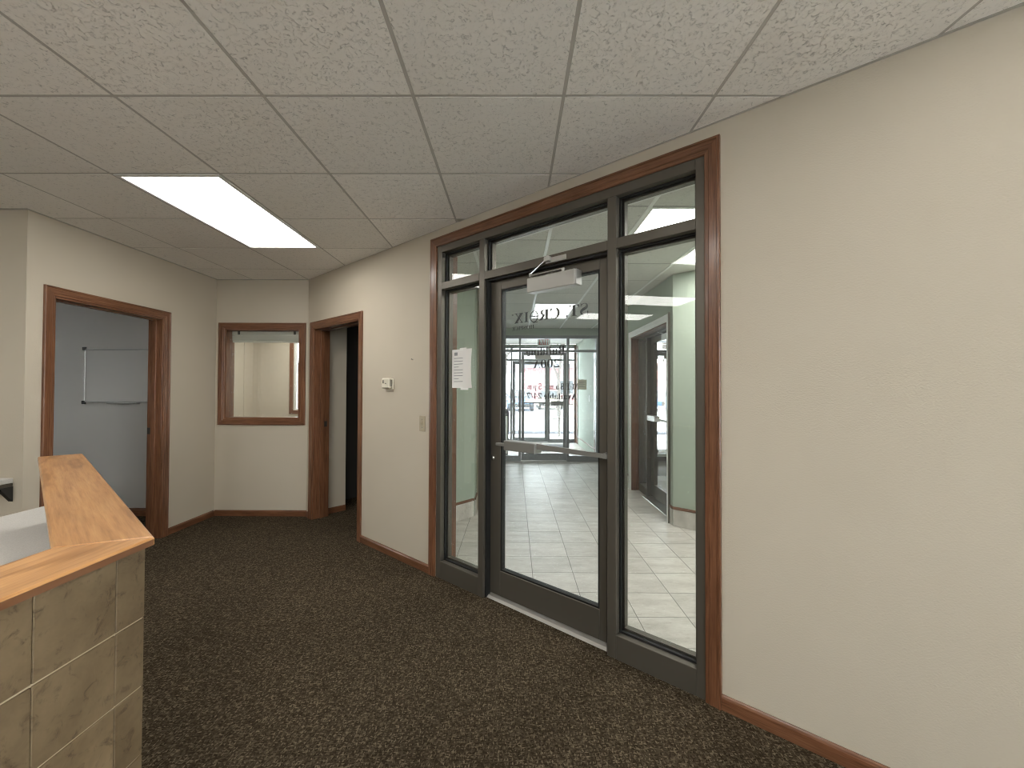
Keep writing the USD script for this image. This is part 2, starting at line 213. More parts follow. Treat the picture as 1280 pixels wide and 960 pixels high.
    'v': (46, '-1,93 49,93 49,87 41,87 39,80 55,38 72,81 69,86 61,87 61,93 91,93 91,88 82,82 77,73 47,-3 43,-3 41,-1 10,78 4,87 -1,87'),
}

# ------------------------------------------------------------------ mesh helpers
def bx(a0, a1, b0, b1, c0, c1, ch=0.0):
    """A box by its bounds; ch chamfers its edges."""
    if ch <= 0:
        m = trimesh.creation.box((a1 - a0, b1 - b0, c1 - c0)); m.apply_translation(((a0 + a1) / 2, (b0 + b1) / 2, (c0 + c1) / 2)); return m
    pts = []
    for i, a in enumerate((a0, a1)):
        for j, b in enumerate((b0, b1)):
            for k, c in enumerate((c0, c1)):
                da, db, dc = ch * (1 - 2 * i), ch * (1 - 2 * j), ch * (1 - 2 * k)
                pts += [(a + da, b + db, c), (a + da, b, c + dc), (a, b + db, c + dc)]
    return trimesh.convex.convex_hull(np.array(pts))
def cat(*ms):
    return trimesh.util.concatenate([m for m in ms if m is not None])
def move(m, x=0, y=0, z=0):
    m = m.copy(); m.apply_translation((x, y, z)); return m
def cyl(p0, p1, r, n=16, r1=None):
    p0, p1 = np.array(p0, float), np.array(p1, float)
    d = p1 - p0; h = np.linalg.norm(d); d /= h
    a = np.cross(d, (0, 0, 1) if abs(d[2]) < 0.9 else (1, 0, 0)); a /= np.linalg.norm(a); b = np.cross(d, a)
    t = np.arange(n) * 2 * math.pi / n
    ring = np.cos(t)[:, None] * a + np.sin(t)[:, None] * b
    v = np.vstack([p0 + ring * r, p1 + ring * (r if r1 is None else r1), [p0], [p1]])
    i = np.arange(n); j = (i + 1) % n
    f = np.vstack([np.stack([i, j, j + n], 1), np.stack([i, j + n, i + n], 1), np.stack([j, i, np.full(n, 2 * n)], 1), np.stack([i + n, j + n, np.full(n, 2 * n + 1)], 1)])
    m = trimesh.Trimesh(v, f, process=False); m.fix_normals(); return m
def extr(poly, h):
    polys = [g for g in getattr(poly, 'geoms', [poly]) if g.geom_type == 'Polygon' and g.area > 1e-6]
    return cat(*[trimesh.creation.extrude_polygon(g, h, engine='earcut') for g in polys])
def flat(poly, z0, z1):
    """A plan polygon (x, y) standing from z0 to z1."""
    return move(extr(poly, z1 - z0), z=z0)
def panel(poly, o0, o1):
    """A polygon in (s, z) given thickness from o0 to o1 into the wall: coordinates (s, o, z)."""
    m = extr(poly, o1 - o0); v = m.vertices.copy()
    m.vertices = np.stack([v[:, 0], v[:, 2] + o0, v[:, 1]], 1); m.invert(); return m
def prism(profile, ring0, ring1):
    """Joins two rings of the same profile; the rings are lists of points."""
    a, b = np.array(ring0, float), np.array(ring1, float); n = len(a)
    tris = trimesh.creation.triangulate_polygon(Polygon(profile), engine='earcut')
    pv, pf = tris
    idx = [int(np.argmin(((np.array(profile) - p) ** 2).sum(1))) for p in pv]
    f = []
    for i in range(n):
        j = (i + 1) % n; f += [(i, j, j + n), (i, j + n, i + n)]
    for t in pf:
        t = [idx[k] for k in t]; f += [(t[0], t[2], t[1]), (t[0] + n, t[1] + n, t[2] + n)]
    m = trimesh.Trimesh(np.vstack([a, b]), f, process=False)
    m.fix_normals(); return m

CAS = [(0, 0), (0, 0.016), (0.003, 0.019), (0.011, 0.019), (0.014, 0.0155), (0.046, 0.0145), (0.049, 0.012), (0.062, 0.011), (0.066, 0.008), (0.066, 0)]
def casing(s0, s1, z0, z1, sill=False, prof=CAS):
    """Mitred wood casing by its outer rectangle, in (s, o, z): [(mesh, grain axis), ...]; side, side, head and, for a window, sill."""
    P = prof; out = []
    zb = (lambda w: z0 + w) if sill else (lambda w: z0)
    out.append((prism(P, [(s0 + w, -d, zb(w)) for w, d in P], [(s0 + w, -d, z1 - w) for w, d in P]), 2))
    out.append((prism(P, [(s1 - w, -d, zb(w)) for w, d in P], [(s1 - w, -d, z1 - w) for w, d in P]), 2))
    out.append((prism(P, [(s0 + w, -d, z1 - w) for w, d in P], [(s1 - w, -d, z1 - w) for w, d in P]), 0))
    if sill:
        out.append((prism(P, [(s0 + w, -d, z0 + w) for w, d in P], [(s1 - w, -d, z0 + w) for w, d in P]), 0))
    return out
BASE = [(0, 0), (0, 0.012), (0.05, 0.012), (0.058, 0.008), (0.063, 0.004), (0.063, 0)]      # (height, depth)
def baseboard(s0, s1, prof=BASE):
    return prism(prof, [(s0, -d, h) for h, d in prof], [(s1, -d, h) for h, d in prof])

class Frame:
    """A wall's own axes: s to the right along the wall, o into the wall away from the room, z up."""
    def __init__(self, T, N, D):
        self.T, self.N, self.D = np.array(T, float), np.array(N, float), D
        self.deg = math.degrees(math.atan2(T[1], T[0]))
    def at(self, s, o=0.0, z=0.0):
        p = self.N * (self.D + o) + self.T * s
        return (float(p[0]), float(p[1]), float(z))
WA = 0.8661
DIAG = Frame((math.sin(WA), -math.cos(WA)), (math.cos(WA), math.sin(WA)), 1.9812)
BACK = Frame((1, 0), (0, 1), 4.52)
LEFT = Frame((0, 1), (-1, 0), 3.25)
NOOK = Frame((1, 0), (0, 1), 2.75)
VEST = Frame((1, 0), (0, 1), 8.03)
OUTER = Frame((1, 0), (0, 1), 10.86)
RSIDE = Frame((0, -1), (1, 0), 1.62)       # the lobby's right wall: s = -y
WORLD = Frame((1, 0), (0, 1), 0.0)

# ------------------------------------------------------------------ prims
_used = {}
def fresh(parent, name):
    k = parent + '/' + name
    n = _used.get(k, 0); _used[k] = n + 1
    return k if n == 0 else '%s_%03d' % (k, n)
class Thing:
    def __init__(self, name, frame=WORLD, origin=(0, 0, 0), label=None, cat=None, group=None, kind=None, mesh=None, m=None, smooth=False):
        self.o = np.array(origin, float); self.path = fresh('/World', name)
        if mesh is None:
            x = UsdGeom.Xform.Define(stage, self.path)
        else:
            mesh = mesh.copy(); mesh.apply_translation(-self.o)
            x = usdkit.mesh(stage, self.path, mesh, m, smooth)
        x.AddTranslateOp().Set(Gf.Vec3d(*frame.at(*origin)))
        if abs(frame.deg) > 1e-9: x.AddRotateZOp().Set(frame.deg)
        p = x.GetPrim(); self.prim = p
        for k, v in (('label', label), ('category', cat), ('group', group), ('kind', kind)):
            if v: p.SetCustomDataByKey(k, v)
    def part(self, name, mesh, m, smooth=False, under=None, label=None, kind=None):
        mesh = mesh.copy(); mesh.apply_translation(-self.o)
        path = fresh(under or self.path, name)
        x = usdkit.mesh(stage, path, mesh, m, smooth)
        if label: x.GetPrim().SetCustomDataByKey('label', label)
        if kind: x.GetPrim().SetCustomDataByKey('kind', kind)
        return path
def struct(name, frame=WORLD, origin=(0, 0, 0), mesh=None, m=None, **k):
    return Thing(name, frame, origin, kind='structure', mesh=mesh, m=m, **k)

def text(line, height, thin=0.0, depth=0.0008, spacing=0.0):
    """Serif lettering reading along +x from 0, capitals 'height' tall, in the xy plane."""
    k = height / 138.0; x = 0.0; out = []
    for c in line:
        if c == ' ':
            x += 25 * 2 * k; continue
        adv, data = GLYPHS[c]
        for p in data.split('/'):
            rings = [[tuple(map(float, q.split(','))) for q in r.split()] for r in p.split('|')]
            g = Polygon(rings[0], rings[1:]).buffer(0)
            if thin: g = g.buffer(-thin)
            if g.is_empty: continue
            g = affinity.affine_transform(g, [k, 0, 0, k, x, 0]); out.append(extr(g, depth))
        x += adv * 2 * k + spacing
    return cat(*out), x - spacing
def upright(m, mirror, s, o, z):
    """Lettering stood up on a wall or pane at (s, o, z); mirror: it is read from the other side, so it runs towards -s."""
    v = m.vertices.copy(); m = m.copy()
    if mirror:
        m.vertices = np.stack([s - v[:, 0], o + v[:, 2], z + v[:, 1]], 1)
        m.fix_normals() if False else None
    else:
        m.vertices = np.stack([s + v[:, 0], o - v[:, 2], z + v[:, 1]], 1)
    return m

# ------------------------------------------------------------------ plan of the rooms
def dp(s, o=0.0):
    return DIAG.at(s, o)[:2]
ROOM = Polygon([(-3.25, 4.52), (-2.22, 4.52), dp(2.7), (3.34, -2.6), (-5.2, -2.6), (-5.2, 2.75), (-3.25, 2.75)])
LOBBY = Polygon([dp(-3.285, 0.15), dp(1.2, 0.15), dp(1.2, 2.32), (1.62, 4.27), (1.62, 8.05), (-0.43, 8.05), (-0.43, 4.56)])
TOP = CE + 0.10
WT = 0.155                                                            # thickness of the diagonal wall

# carpet everywhere but under the lobby tiles, the vestibule and the suite beyond
_inner = sbox(-6.7, -2.8, 3.6, 7.65).difference(Polygon([dp(-3.285, 0.03), dp(1.9, 0.03), dp(1.9, 2.5), (4.6, 4.0), (4.6, 8.2), (-0.5, 8.2), (-0.5, 4.6), dp(-3.345, 1.2), dp(-3.345, 0.1), dp(-3.285, 0.1)]))
struct('floor', mesh=flat(_inner, -0.06, 0.0), m=M['carpet'])

# the diagonal wall: room side beige, lobby side green, with the doorway and the storefront cut out
def holes(s0, s1, z0, z1, *cuts):
    p = sbox(s0, z0, s1, z1)
    for c in cuts: p = p.difference(sbox(c[0], c[2] - (0.01 if c[2] <= 0 else 0), c[1], c[3]))
    return p
_cuts = [(-4.475, -3.553, 0, 2.02), (-2.44, -0.562, 0, 2.437)]
struct('wall_right', DIAG, (0, 0, 0), panel(holes(-4.617, 2.7, 0, TOP, *_cuts), 0.0, WT / 2), M['paint'])
struct('wall_lobby_near', DIAG, (0, 0, 0), panel(holes(-4.55, 1.32, 0, TOP, *_cuts), WT / 2, WT), M['green'])
struct('wall_back', BACK, (0, 0, 0), panel(holes(-3.37, -2.22, 0, TOP, (-3.15, -2.333, 1.05, 2.027)), 0.0, 0.12), M['paint'])
struct('wall_left', LEFT, (0, 0, 0), panel(holes(2.75, 4.52, 0, TOP, (2.916, 3.839, 0, 2.025)), 0.0, 0.12), M['paint'])
struct('wall_nook', NOOK, (0, 0, 0), panel(holes(-5.32, -3.37, 0, TOP), 0.0, 0.12), M['paint'])
struct('wall_far_left', mesh=bx(-5.32, -5.2, -2.72, 2.75, 0, TOP), m=M['paint'])
REAR, FAR = Frame((-1, 0), (0, -1), 2.6), Frame((0, -1), (1, 0), 3.34)     # unseen windows added to brighten the ceiling: behind the viewer, far right end
for nm, wn, fr, s0, s1, a, b, z0, z1 in (('wall_behind', 'window_5', REAR, -3.46, 5.32, -1.5, 0.0, 0.75, 2.20), ('wall_far_right', 'window_6', FAR, 0.20, 2.6, 0.48, 2.38, 0.45, 2.30)):
    struct(nm, fr, (0, 0, 0), panel(holes(s0, s1, 0, TOP, (a, b, z0, z1)), 0, 0.12), M['paint'])
    t = struct(wn, fr, ((a + b) / 2, 0, 1.5))
    for m, ax in casing(a - 0.06, b + 0.06, z0 - 0.06, z1 + 0.06, True): t.part('casing', m, M['wood'][ax])
    c = (a + b) / 2
    t.part('mullion', bx(c - 0.025, c + 0.025, 0.03, 0.09, z0, z1, 0.002), M['bronze'])
    for c0, c1 in ((a, c - 0.025), (c + 0.025, b)): t.part('pane', bx(c0, c1, 0.055, 0.061, z0, z1), M['glass'])
struct('roof', mesh=bx(-7.0, 4.9, -3.0, 11.3, TOP, TOP + 0.2), m=M['roof_grey'])

# ceiling of the room: a 2 ft grid of lay-in tiles
GX, GY, G = -0.4137, 1.6716, 0.6096
def cell(i, j, gx=GX, gy=GY, ni=1, nj=1, inset=0.0):
    return sbox(gx + i * G + inset, gy + j * G + inset, gx + (i + ni) * G - inset, gy + (j + nj) * G - inset)
LAMPS = [(-3, 1), (-4, -3), (-1, -3), (2, -3), (-6, -3)]                        # each two cells deep
def tile_mesh(p, full):
    if full:
        x0, y0, x1, y1 = p.bounds
        m = bx(x0, x1, y0, y1, CE - 0.002, CE + 0.012); v = m.vertices.copy()
        low = v[:, 2] < CE; c = np.array([(x0 + x1) / 2, (y0 + y1) / 2])
        v[low, :2] -= np.sign(v[low, :2] - c) * 0.0012; m.vertices = v; return m
    return flat(p, CE - 0.002, CE + 0.012)
def grid_ceiling(name, area, lamps, gx, gy, ni, nj, twos, tee='tee', low=0.003, cross='tee', tile='ceiling_tile'):
    t = struct(name, WORLD, (0, 0, CE))
    lampcells = set()
    for (i, j), (a, b) in zip(lamps, twos):
        lampcells |= {(i + k, j + l) for k in range(a) for l in range(b)}
    inner = area.buffer(-0.012, join_style=2)
    for j in range(*nj):
        for i in range(*ni):
            if (i, j) in lampcells: continue
            c = cell(i, j, gx, gy, inset=0.0062); p = c.intersection(inner)
            for g in getattr(p, 'geoms', [p]):
                if g.geom_type == 'Polygon' and g.area > 0.002:
                    t.part('ceiling_tile', tile_mesh(g, g.area > c.area * 0.9999), M[tile])
    x0, y0, x1, y1 = area.bounds
    for i in range(ni[0], ni[1] + 1):
        x = gx + i * G
        strip = sbox(x - 0.012, y0, x + 0.012, y1).intersection(area)
        for (a, b), (w, d) in zip(lamps, twos):
            for k in range(1, w):
                if a + k == i: strip = strip.difference(cell(a, b, gx, gy, w, d))
        if not strip.is_empty and strip.area > 0.001: t.part('main_tee', flat(strip, CE + 0.002 - low, CE + 0.03), M[tee])
    for j in range(nj[0], nj[1] + 1):
        y = gy + j * G
        strip = sbox(x0, y - 0.012, x1, y + 0.012).intersection(area)
        for (a, b), (w, d) in zip(lamps, twos):
            for k in range(1, d):
                if b + k == j: strip = strip.difference(cell(a, b, gx, gy, w, d, 0.0))
        if not strip.is_empty and strip.area > 0.001: t.part('cross_tee', flat(strip, CE + 0.0024 - min(low, 0.003) * 0.9, CE + 0.03), M[cross])
    ring = area.buffer(0.0).difference(area.buffer(-0.022, join_style=2))
    t.part('wall_angle', flat(ring, CE - 0.0035, CE - 0.0021), M['tee'])
    return t
grid_ceiling('ceiling', ROOM, LAMPS, GX, GY, (-8, 7), (-8, 6), [(1, 2)] * 5)

def lamp(p, lens, label, group=None):
    x0, y0, x1, y1 = p.buffer(-0.009, join_style=2).bounds
    cx, cy = (x0 + x1) / 2, (y0 + y1) / 2
    t = Thing('ceiling_light', WORLD, (cx, cy, CE), label, 'ceiling light', group)
    fr = sbox(x0, y0, x1, y1).difference(sbox(x0 + 0.022, y0 + 0.022, x1 - 0.022, y1 - 0.022))
    t.part('frame', flat(fr, CE - 0.005, CE + 0.012), M['lamp_frame'])
    t.part('diffuser', flat(sbox(x0 + 0.0225, y0 + 0.0225, x1 - 0.0225, y1 - 0.0225), CE + 0.002, CE + 0.005), lens)
    t.part('housing', cat(bx(x0, x1, y0, y1, CE + 0.085, CE + 0.09), bx(x0, x0 + 0.004, y0, y1, CE + 0.013, CE + 0.085), bx(x1 - 0.004, x1, y0, y1, CE + 0.013, CE + 0.085),
                          bx(x0, x1, y0, y0 + 0.004, CE + 0.013, CE + 0.085), bx(x0, x1, y1 - 0.004, y1, CE + 0.013, CE + 0.085)), M['lamp_frame'])
    return t
RG, LG = 'recessed ceiling lights of the carpeted room', 'recessed ceiling lights of the tiled lobby'
lamp(cell(-3, 1, ni=1, nj=2), M['lens'], 'lit rectangular recessed ceiling light in view above the left side of the room', RG)
M['lens_dim'] = emit('lamp_lens_dimmed', (1.0, 0.975, 0.91), LAMP * 0.3)  # dimmed so the blank wall and the door lettering do not wash out
for i, s in ((-4, 'reflected in the right-hand glass'), (-1, 'above the reception counter'), (2, 'beside the long blank wall')):
    lamp(cell(i, -3, ni=1, nj=2), M['lens_dim'] if i == 2 else M['lens'], 'lit recessed ceiling light just out of view, ' + s, RG)

lamp(cell(-6, -3, ni=1, nj=2), M['lens'], 'lit recessed ceiling light added out of view, farthest left behind the counter', RG)  # unseen lamp added to brighten the left end of the room

# ------------------------------------------------------------------ baseboards
for nm, fr, a, b in (('baseboard_left', LEFT, 3.906, 4.508), ('baseboard_left', LEFT, 2.75, 2.85), ('baseboard_back', BACK, -3.238, -2.23), ('baseboard_right', DIAG, -4.60, -4.541),
                     ('baseboard_right', DIAG, -3.487, -2.506), ('baseboard_right', DIAG, -0.496, 2.69), ('baseboard_nook', NOOK, -5.2, -3.25)):
    struct(nm, fr, ((a + b) / 2, 0, 0), baseboard(a, b), M['wood'][0])

# ------------------------------------------------------------------ doorway in the left wall
def doorway(name, fr, s0, s1, zt, depth, strike_s, strike_z):
    """Cased opening by its casing's outer rectangle, with jambs and stops; no leaf in view."""
    t = struct(name, fr, ((s0 + s1) / 2, 0, 0))
    for m, ax in casing(s0, s1, 0.0, zt): t.part('casing', m, M['wood'][ax])
    a, b, z = s0 + 0.060, s1 - 0.060, zt - 0.060
    t.part('jamb', bx(a, a + 0.019, -0.002, depth + 0.01, 0, z, 0.001), M['wood'][2])
    t.part('jamb', bx(b - 0.019, b, -0.002, depth + 0.01, 0, z, 0.001), M['wood'][2])
    t.part('head_jamb', bx(a + 0.019, b - 0.019, -0.002, depth + 0.01, z - 0.019, z, 0.001), M['wood'][0])
    o = depth * 0.42
    t.part('stop', bx(a + 0.019, a + 0.030, o, o + 0.04, 0, z - 0.019, 0.001), M['wood'][2])
    t.part('stop', bx(b - 0.030, b - 0.019, o, o + 0.04, 0, z - 0.019, 0.001), M['wood'][2])
    t.part('head_stop', bx(a + 0.030, b - 0.030, o, o + 0.04, z - 0.030, z - 0.019, 0.001), M['wood'][0])
    k = 1 if strike_s == 'left' else -1
    e = a + 0.019 if k > 0 else b - 0.019
    t.part('strike_plate', bx(min(e, e + k * 0.003), max(e, e + k * 0.003), o + 0.045, o + 0.075, strike_z - 0.03, strike_z + 0.03, 0.0008), M['dark'], label='small dark metal strike plate')
    return t
doorway('door_1', LEFT, 2.85, 3.905, 2.091, 0.12, 'right', 0.985)
doorway('door_2', DIAG, -4.541, -3.487, 2.086, WT, 'left', 1.0)

# the office behind the left doorway, lit by daylight from its own window
struct('wall_office', mesh=bx(-6.6, -3.37, 4.50, 4.62, 0, TOP), m=M['white_paint'])
struct('wall_office_side', mesh=panel(holes(2.87, 4.5, 0, TOP, (3.1, 4.2, 0.9, 2.1)), 0, 0.12), m=M['white_paint'], frame=LEFT, origin=(0, 0, 0)) if False else \
    struct('wall_office_side', Frame((0, 1), (-1, 0), 6.5), (0, 0, 0), panel(holes(2.87, 4.5, 0, TOP, (3.55, 3.90, 1.0, 2.0)), 0, 0.12), M['white_paint'])
struct('wall_office_near', mesh=bx(-6.5, -3.37, 2.87, 2.9, 0, TOP), m=M['white_paint'])
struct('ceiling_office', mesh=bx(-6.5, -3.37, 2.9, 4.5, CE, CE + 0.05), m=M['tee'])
struct('baseboard_office', Frame((1, 0), (0, 1), 4.50), (-4.9, 0, 0), baseboard(-6.5, -3.37, [(h * 1.35, d) for h, d in BASE]), M['wood'][0])
t = struct('window_3', Frame((0, 1), (-1, 0), 6.5), (3.75, 0, 1.5))
for m, ax in casing(3.49, 3.96, 0.94, 2.06, True): t.part('casing', m, M['wood'][ax])
t.part('pane', bx(3.55, 3.90, 0.05, 0.056, 1.0, 2.0), M['glass'])

# whiteboard
WB = Frame((1, 0), (0, 1), 4.50)
t = Thing('whiteboard', WB, (-3.96, 0, 1.5), 'grey-looking whiteboard in slim aluminium frame seen through the left doorway', 'whiteboard')
a, b, c, d = -4.66, -3.46, 1.222, 1.805
t.part('board', bx(a + 0.008, b - 0.008, -0.010, -0.001, c + 0.008, d - 0.008), M['board'])
t.part('frame_rail', bx(a, b, -0.016, -0.001, d - 0.016, d, 0.003), M['aluminium'])
t.part('frame_rail', bx(a, b, -0.016, -0.001, c, c + 0.016, 0.003), M['aluminium'])
t.part('frame_rail', bx(a, a + 0.016, -0.0155, -0.001, c + 0.016, d - 0.016, 0.003), M['aluminium'])
t.part('frame_rail', bx(b - 0.016, b, -0.0155, -0.001, c + 0.016, d - 0.016, 0.003), M['aluminium'])
for x in (a, b):
    for z in (c, d): t.part('corner_cap', bx(x - 0.018, x + 0.018, -0.020, -0.0005, z - 0.018, z + 0.018, 0.004), M['dark'], label='black plastic corner cap')
t.part('pen_tray', bx(-4.37, -4.05, -0.055, -0.001, c - 0.012, c + 0.001, 0.003), M['aluminium'])

# ------------------------------------------------------------------ window in the back wall and the office behind it
t = struct('window_1', BACK, (-2.74, 0, 1.54))
for m, ax in casing(-3.216, -2.267, 0.984, 2.093, True): t.part('casing', m, M['wood'][ax])
w0, w1, v0, v1 = -3.154, -2.329, 1.046, 2.031
for nm, bb, ax in (('jamb', (w0, w0 + 0.019, v0, v1), 2), ('jamb', (w1 - 0.019, w1, v0, v1), 2), ('head_jamb', (w0 + 0.019, w1 - 0.019, v1 - 0.019, v1), 0), ('sill_jamb', (w0 + 0.019, w1 - 0.019, v0, v0 + 0.019), 0)):
    t.part(nm, bx(bb[0], bb[1], -0.002, 0.13, bb[2], bb[3], 0.001), M['wood'][ax])
t.part('pane', bx(w0 + 0.019, w1 - 0.019, 0.05, 0.056, v0 + 0.019, v1 - 0.019), M['glass'])
t = Thing('window_blind', BACK, (-2.74, 0.09, 2.01), 'raised cream mini blind bunched at the top of the wood-framed back window', 'window blind')
t.part('headrail', bx(-3.128, -2.352, 0.075, 0.112, 1.972, 2.010, 0.003), M['blind'])
for k in range(11):
    z = 1.966 - k * 0.0052
    t.part('slat', bx(-3.124, -2.356, 0.073 + 0.001 * (k % 2), 0.113 - 0.001 * (k % 2), z - 0.0036, z), M['blind'])
t.part('bottom_rail', bx(-3.122, -2.358, 0.075, 0.111, 1.889, 1.906, 0.003), M['blind'])
for x in (-3.05, -2.43): t.part('bracket', bx(x - 0.012, x + 0.012, 0.071, 0.074, 1.975, 2.011), M['dark'])

XW = -4.72
struct('wall_study_left', mesh=bx(XW - 0.12, XW, 4.62, 7.56, 0, TOP), m=M['paint'])
struct('wall_study_right', mesh=bx(-2.36, -2.26, 4.64, 7.56, 0, TOP), m=M['paint'])
struct('wall_study_back', Frame((1, 0), (0, 1), 7.5), (0, 0, 0), panel(holes(XW - 0.12, -2.26, 0, TOP, (-3.99, -2.90, 0.985, 2.25)), 0, 0.15), M['paint'])
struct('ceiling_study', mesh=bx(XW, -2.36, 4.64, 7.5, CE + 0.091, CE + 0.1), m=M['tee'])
struct('trim_1', mesh=bx(XW - 0.001, XW + 0.010, 7.245, 7.30, 0, CE, 0.002), m=M['paint'])
SB = Frame((1, 0), (0, 1), 7.5)
t = struct('window_2', SB, (-3.45, 0, 1.6))
for m, ax in casing(-4.05, -2.84, 0.925, 2.31, True): t.part('casing', m, M['wood'][ax])
for bb in ((-3.99, -3.95, 0.985, 2.25), (-2.94, -2.90, 0.985, 2.25), (-3.95, -2.94, 2.21, 2.25), (-3.95, -2.94, 0.985, 1.02)):
    t.part('sash', bx(bb[0], bb[1], 0.04, 0.09, bb[2], bb[3], 0.004), M['lamp_frame'], label='white window sash')
t.part('pane', bx(-3.95, -2.94, 0.062, 0.068, 1.02, 2.21), M['glass'])
p = Frame((1, 0), (0, 1), 7.5)
for yy, wh in ((4.75, 'nearer'), (6.1, 'farther')): lamp(sbox(-3.84, yy, -3.23, yy + 1.22), M['lens'], 'unseen ceiling light added to brighten the office behind the back window, the %s of two' % wh, 'ceiling lights of the back office')  # unseen lamps added for more light in the back office

# ------------------------------------------------------------------ dim corridor behind the second doorway
HL = Frame(DIAG.N, -DIAG.T, 4.545)             # the corridor's left wall: s runs into the corridor, o towards -T
struct('wall_hall_left', HL, (0, 0, 0), panel(holes(1.9812 + WT, 1.9812 + 1.45, 0, TOP, (1.9812 + 0.40, 1.9812 + 1.25, 0, 2.2)), 0.0, 0.075), M['paint'])
struct('baseboard_hall', HL, (1.9812 + 0.28, 0, 0), baseboard(1.9812 + WT + 0.012, 1.9812 + 0.40), M['wood'][0])
struct('wall_closet', HL, (0, 0, 0), cat(panel(holes(1.9812 + 0.30, 1.9812 + 1.4, 0, TOP), 0.42, 0.45), bx(1.9812 + 0.30, 1.9812 + 0.33, 0.075, 0.42, 0, TOP), bx(1.9812 + 1.37, 1.9812 + 1.40, 0.075, 0.42, 0, TOP)), M['unlit_paint'])  # dark walls stand in for the missing light here
struct('wall_hall_end', DIAG, (0, 0, 0), panel(holes(-4.62, -3.285, 0, TOP), 1.40, 1.48), M['paint'])
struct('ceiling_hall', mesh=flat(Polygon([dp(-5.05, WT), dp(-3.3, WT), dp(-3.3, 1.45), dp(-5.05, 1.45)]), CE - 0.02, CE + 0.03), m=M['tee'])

# ------------------------------------------------------------------ small things on the diagonal wall
t = Thing('thermostat', DIAG, (-3.055, 0, 1.42), 'cream wall thermostat with small dark dial slot, between doorway and glass entrance', 'thermostat')
t.part('back_plate', bx(-3.112, -2.992, -0.012, 0.0, 1.378, 1.466, 0.004), M['plastic'])
t.part('cover', bx(-3.118, -2.998, -0.042, -0.012, 1.382, 1.470, 0.010), M['plastic'])
t.part('dial_slot', bx(-3.093, -3.080, -0.0432, -0.0415, 1.425, 1.452), M['dark'])
t.part('lever', bx(-3.055, -3.043, -0.0455, -0.0415, 1.420, 1.428, 0.001), M['grey_mark'])
t.part('vent', cat(*[bx(-2.9985, -2.9975, -0.036 + 0.006 * k, -0.033 + 0.006 * k, 1.40, 1.455) for k in range(4)]), M['grey_mark'])
t = Thing('light_switch', DIAG, (-2.604, 0, 1.115), 'ivory toggle light switch plate beside the glass entrance', 'light switch')
t.part('plate', bx(-2.642, -2.566, -0.006, 0, 1.055, 1.175, 0.003), M['ivory'])
t.part('toggle', bx(-2.610, -2.599, -0.020, -0.005, 1.107, 1.131, 0.002), M['ivory'])
for z in (1.085, 1.146): t.part('screw', cyl((-2.604, -0.0055, z), (-2.604, -0.0072, z), 0.0035, 10), M['grey_mark'])
Thing('nail', DIAG, (-2.732, 0, 1.61), 'tiny nail left in the wall above the light switch', 'nail', mesh=cat(cyl((-2.732, 0.0, 1.608), (-2.732, -0.014, 1.614), 0.0022, 8), cyl((-2.732, -0.014, 1.614), (-2.732, -0.016, 1.615), 0.005, 10)), m=M['grey_mark'])

# ------------------------------------------------------------------ glass entrance: frame (setting), leaf (a thing)
FD = 0.10                                                    # depth of the metal frame
JL, M1, M2, JR = (-2.440, -2.390), (-2.000, -1.952), (-1.046, -0.996), (-0.602, -0.556)
ZS, ZT0, ZT1, ZH0, ZH1 = 0.122, 2.112, 2.164, 2.386, 2.440
t = struct('door_3', DIAG, (-1.5, 0, 0))
for m, ax in casing(-2.506, -0.496, 0.0, 2.502): t.part('casing', m, M['wood'][ax])
t.part('jamb', bx(*JL, 0, FD, 0, ZH1, 0.002), M['bronze'])
t.part('jamb', bx(*JR, 0, FD, 0, ZH1, 0.002), M['bronze'])
t.part('mullion', bx(*M1, 0, FD, 0, ZH0, 0.002), M['bronze'])
t.part('mullion', bx(*M2, 0, FD, 0, ZH0, 0.002), M['bronze'])
t.part('head', bx(JL[1], JR[0], 0, FD, ZH0, ZH1, 0.002), M['bronze'])
bays = [(JL[1], M1[0]), (M1[1], M2[0]), (M2[1], JR[0])]
for a, b in bays: t.part('transom_bar', bx(a, b, 0, FD, ZT0, ZT1, 0.002), M['bronze'])
for a, b in (bays[0], bays[2]): t.part('sill_rail', bx(a, b, 0, FD, 0, ZS, 0.002), M['bronze'])
def glazed(a, b, z0, z1, mg, name='pane'):
    g, s = 0.016, 0.055
    t.part(name, bx(a + 0.004, b - 0.004, s - 0.003, s + 0.003, z0 + 0.004, z1 - 0.004), mg)
    for o0, o1, mm, nm in ((0.036, s - 0.003, M['gasket'], 'gasket'), (s + 0.003, FD - 0.006, M['bronze'], 'glazing_stop')):
        w = 0.010 if nm == 'gasket' else 0.020
        t.part(nm, cat(bx(a, a + w, o0, o1, z0, z1), bx(b - w, b, o0, o1, z0, z1), bx(a + w, b - w, o0, o1, z0, z0 + w), bx(a + w, b - w, o0, o1, z1 - w, z1)), mm)
for a, b in bays: glazed(a, b, ZT1, ZH0, M['glass'])
for a, b in (bays[0], bays[2]): glazed(a, b, ZS, ZT0, M['glass'])
t.part('door_stop', cat(bx(M1[1], M1[1] + 0.012, 0.020, 0.058, 0, ZT0), bx(M2[0] - 0.012, M2[0], 0.020, 0.058, 0, ZT0), bx(M1[1] + 0.012, M2[0] - 0.012, 0.020, 0.058, ZT0 - 0.012, ZT0)), M['gasket'])
t.part('threshold', prism([(0, 0), (0.015, 0.012), (0.09, 0.012), (0.105, 0)], [(M1[1], 0.026 + a, b) for a, b in [(0, 0), (0.015, 0.012), (0.09, 0.012), (0.105, 0)]], [(M2[0], 0.026 + a, b) for a, b in [(0, 0), (0.015, 0.012), (0.09, 0.012), (0.105, 0)]]), M['threshold'])
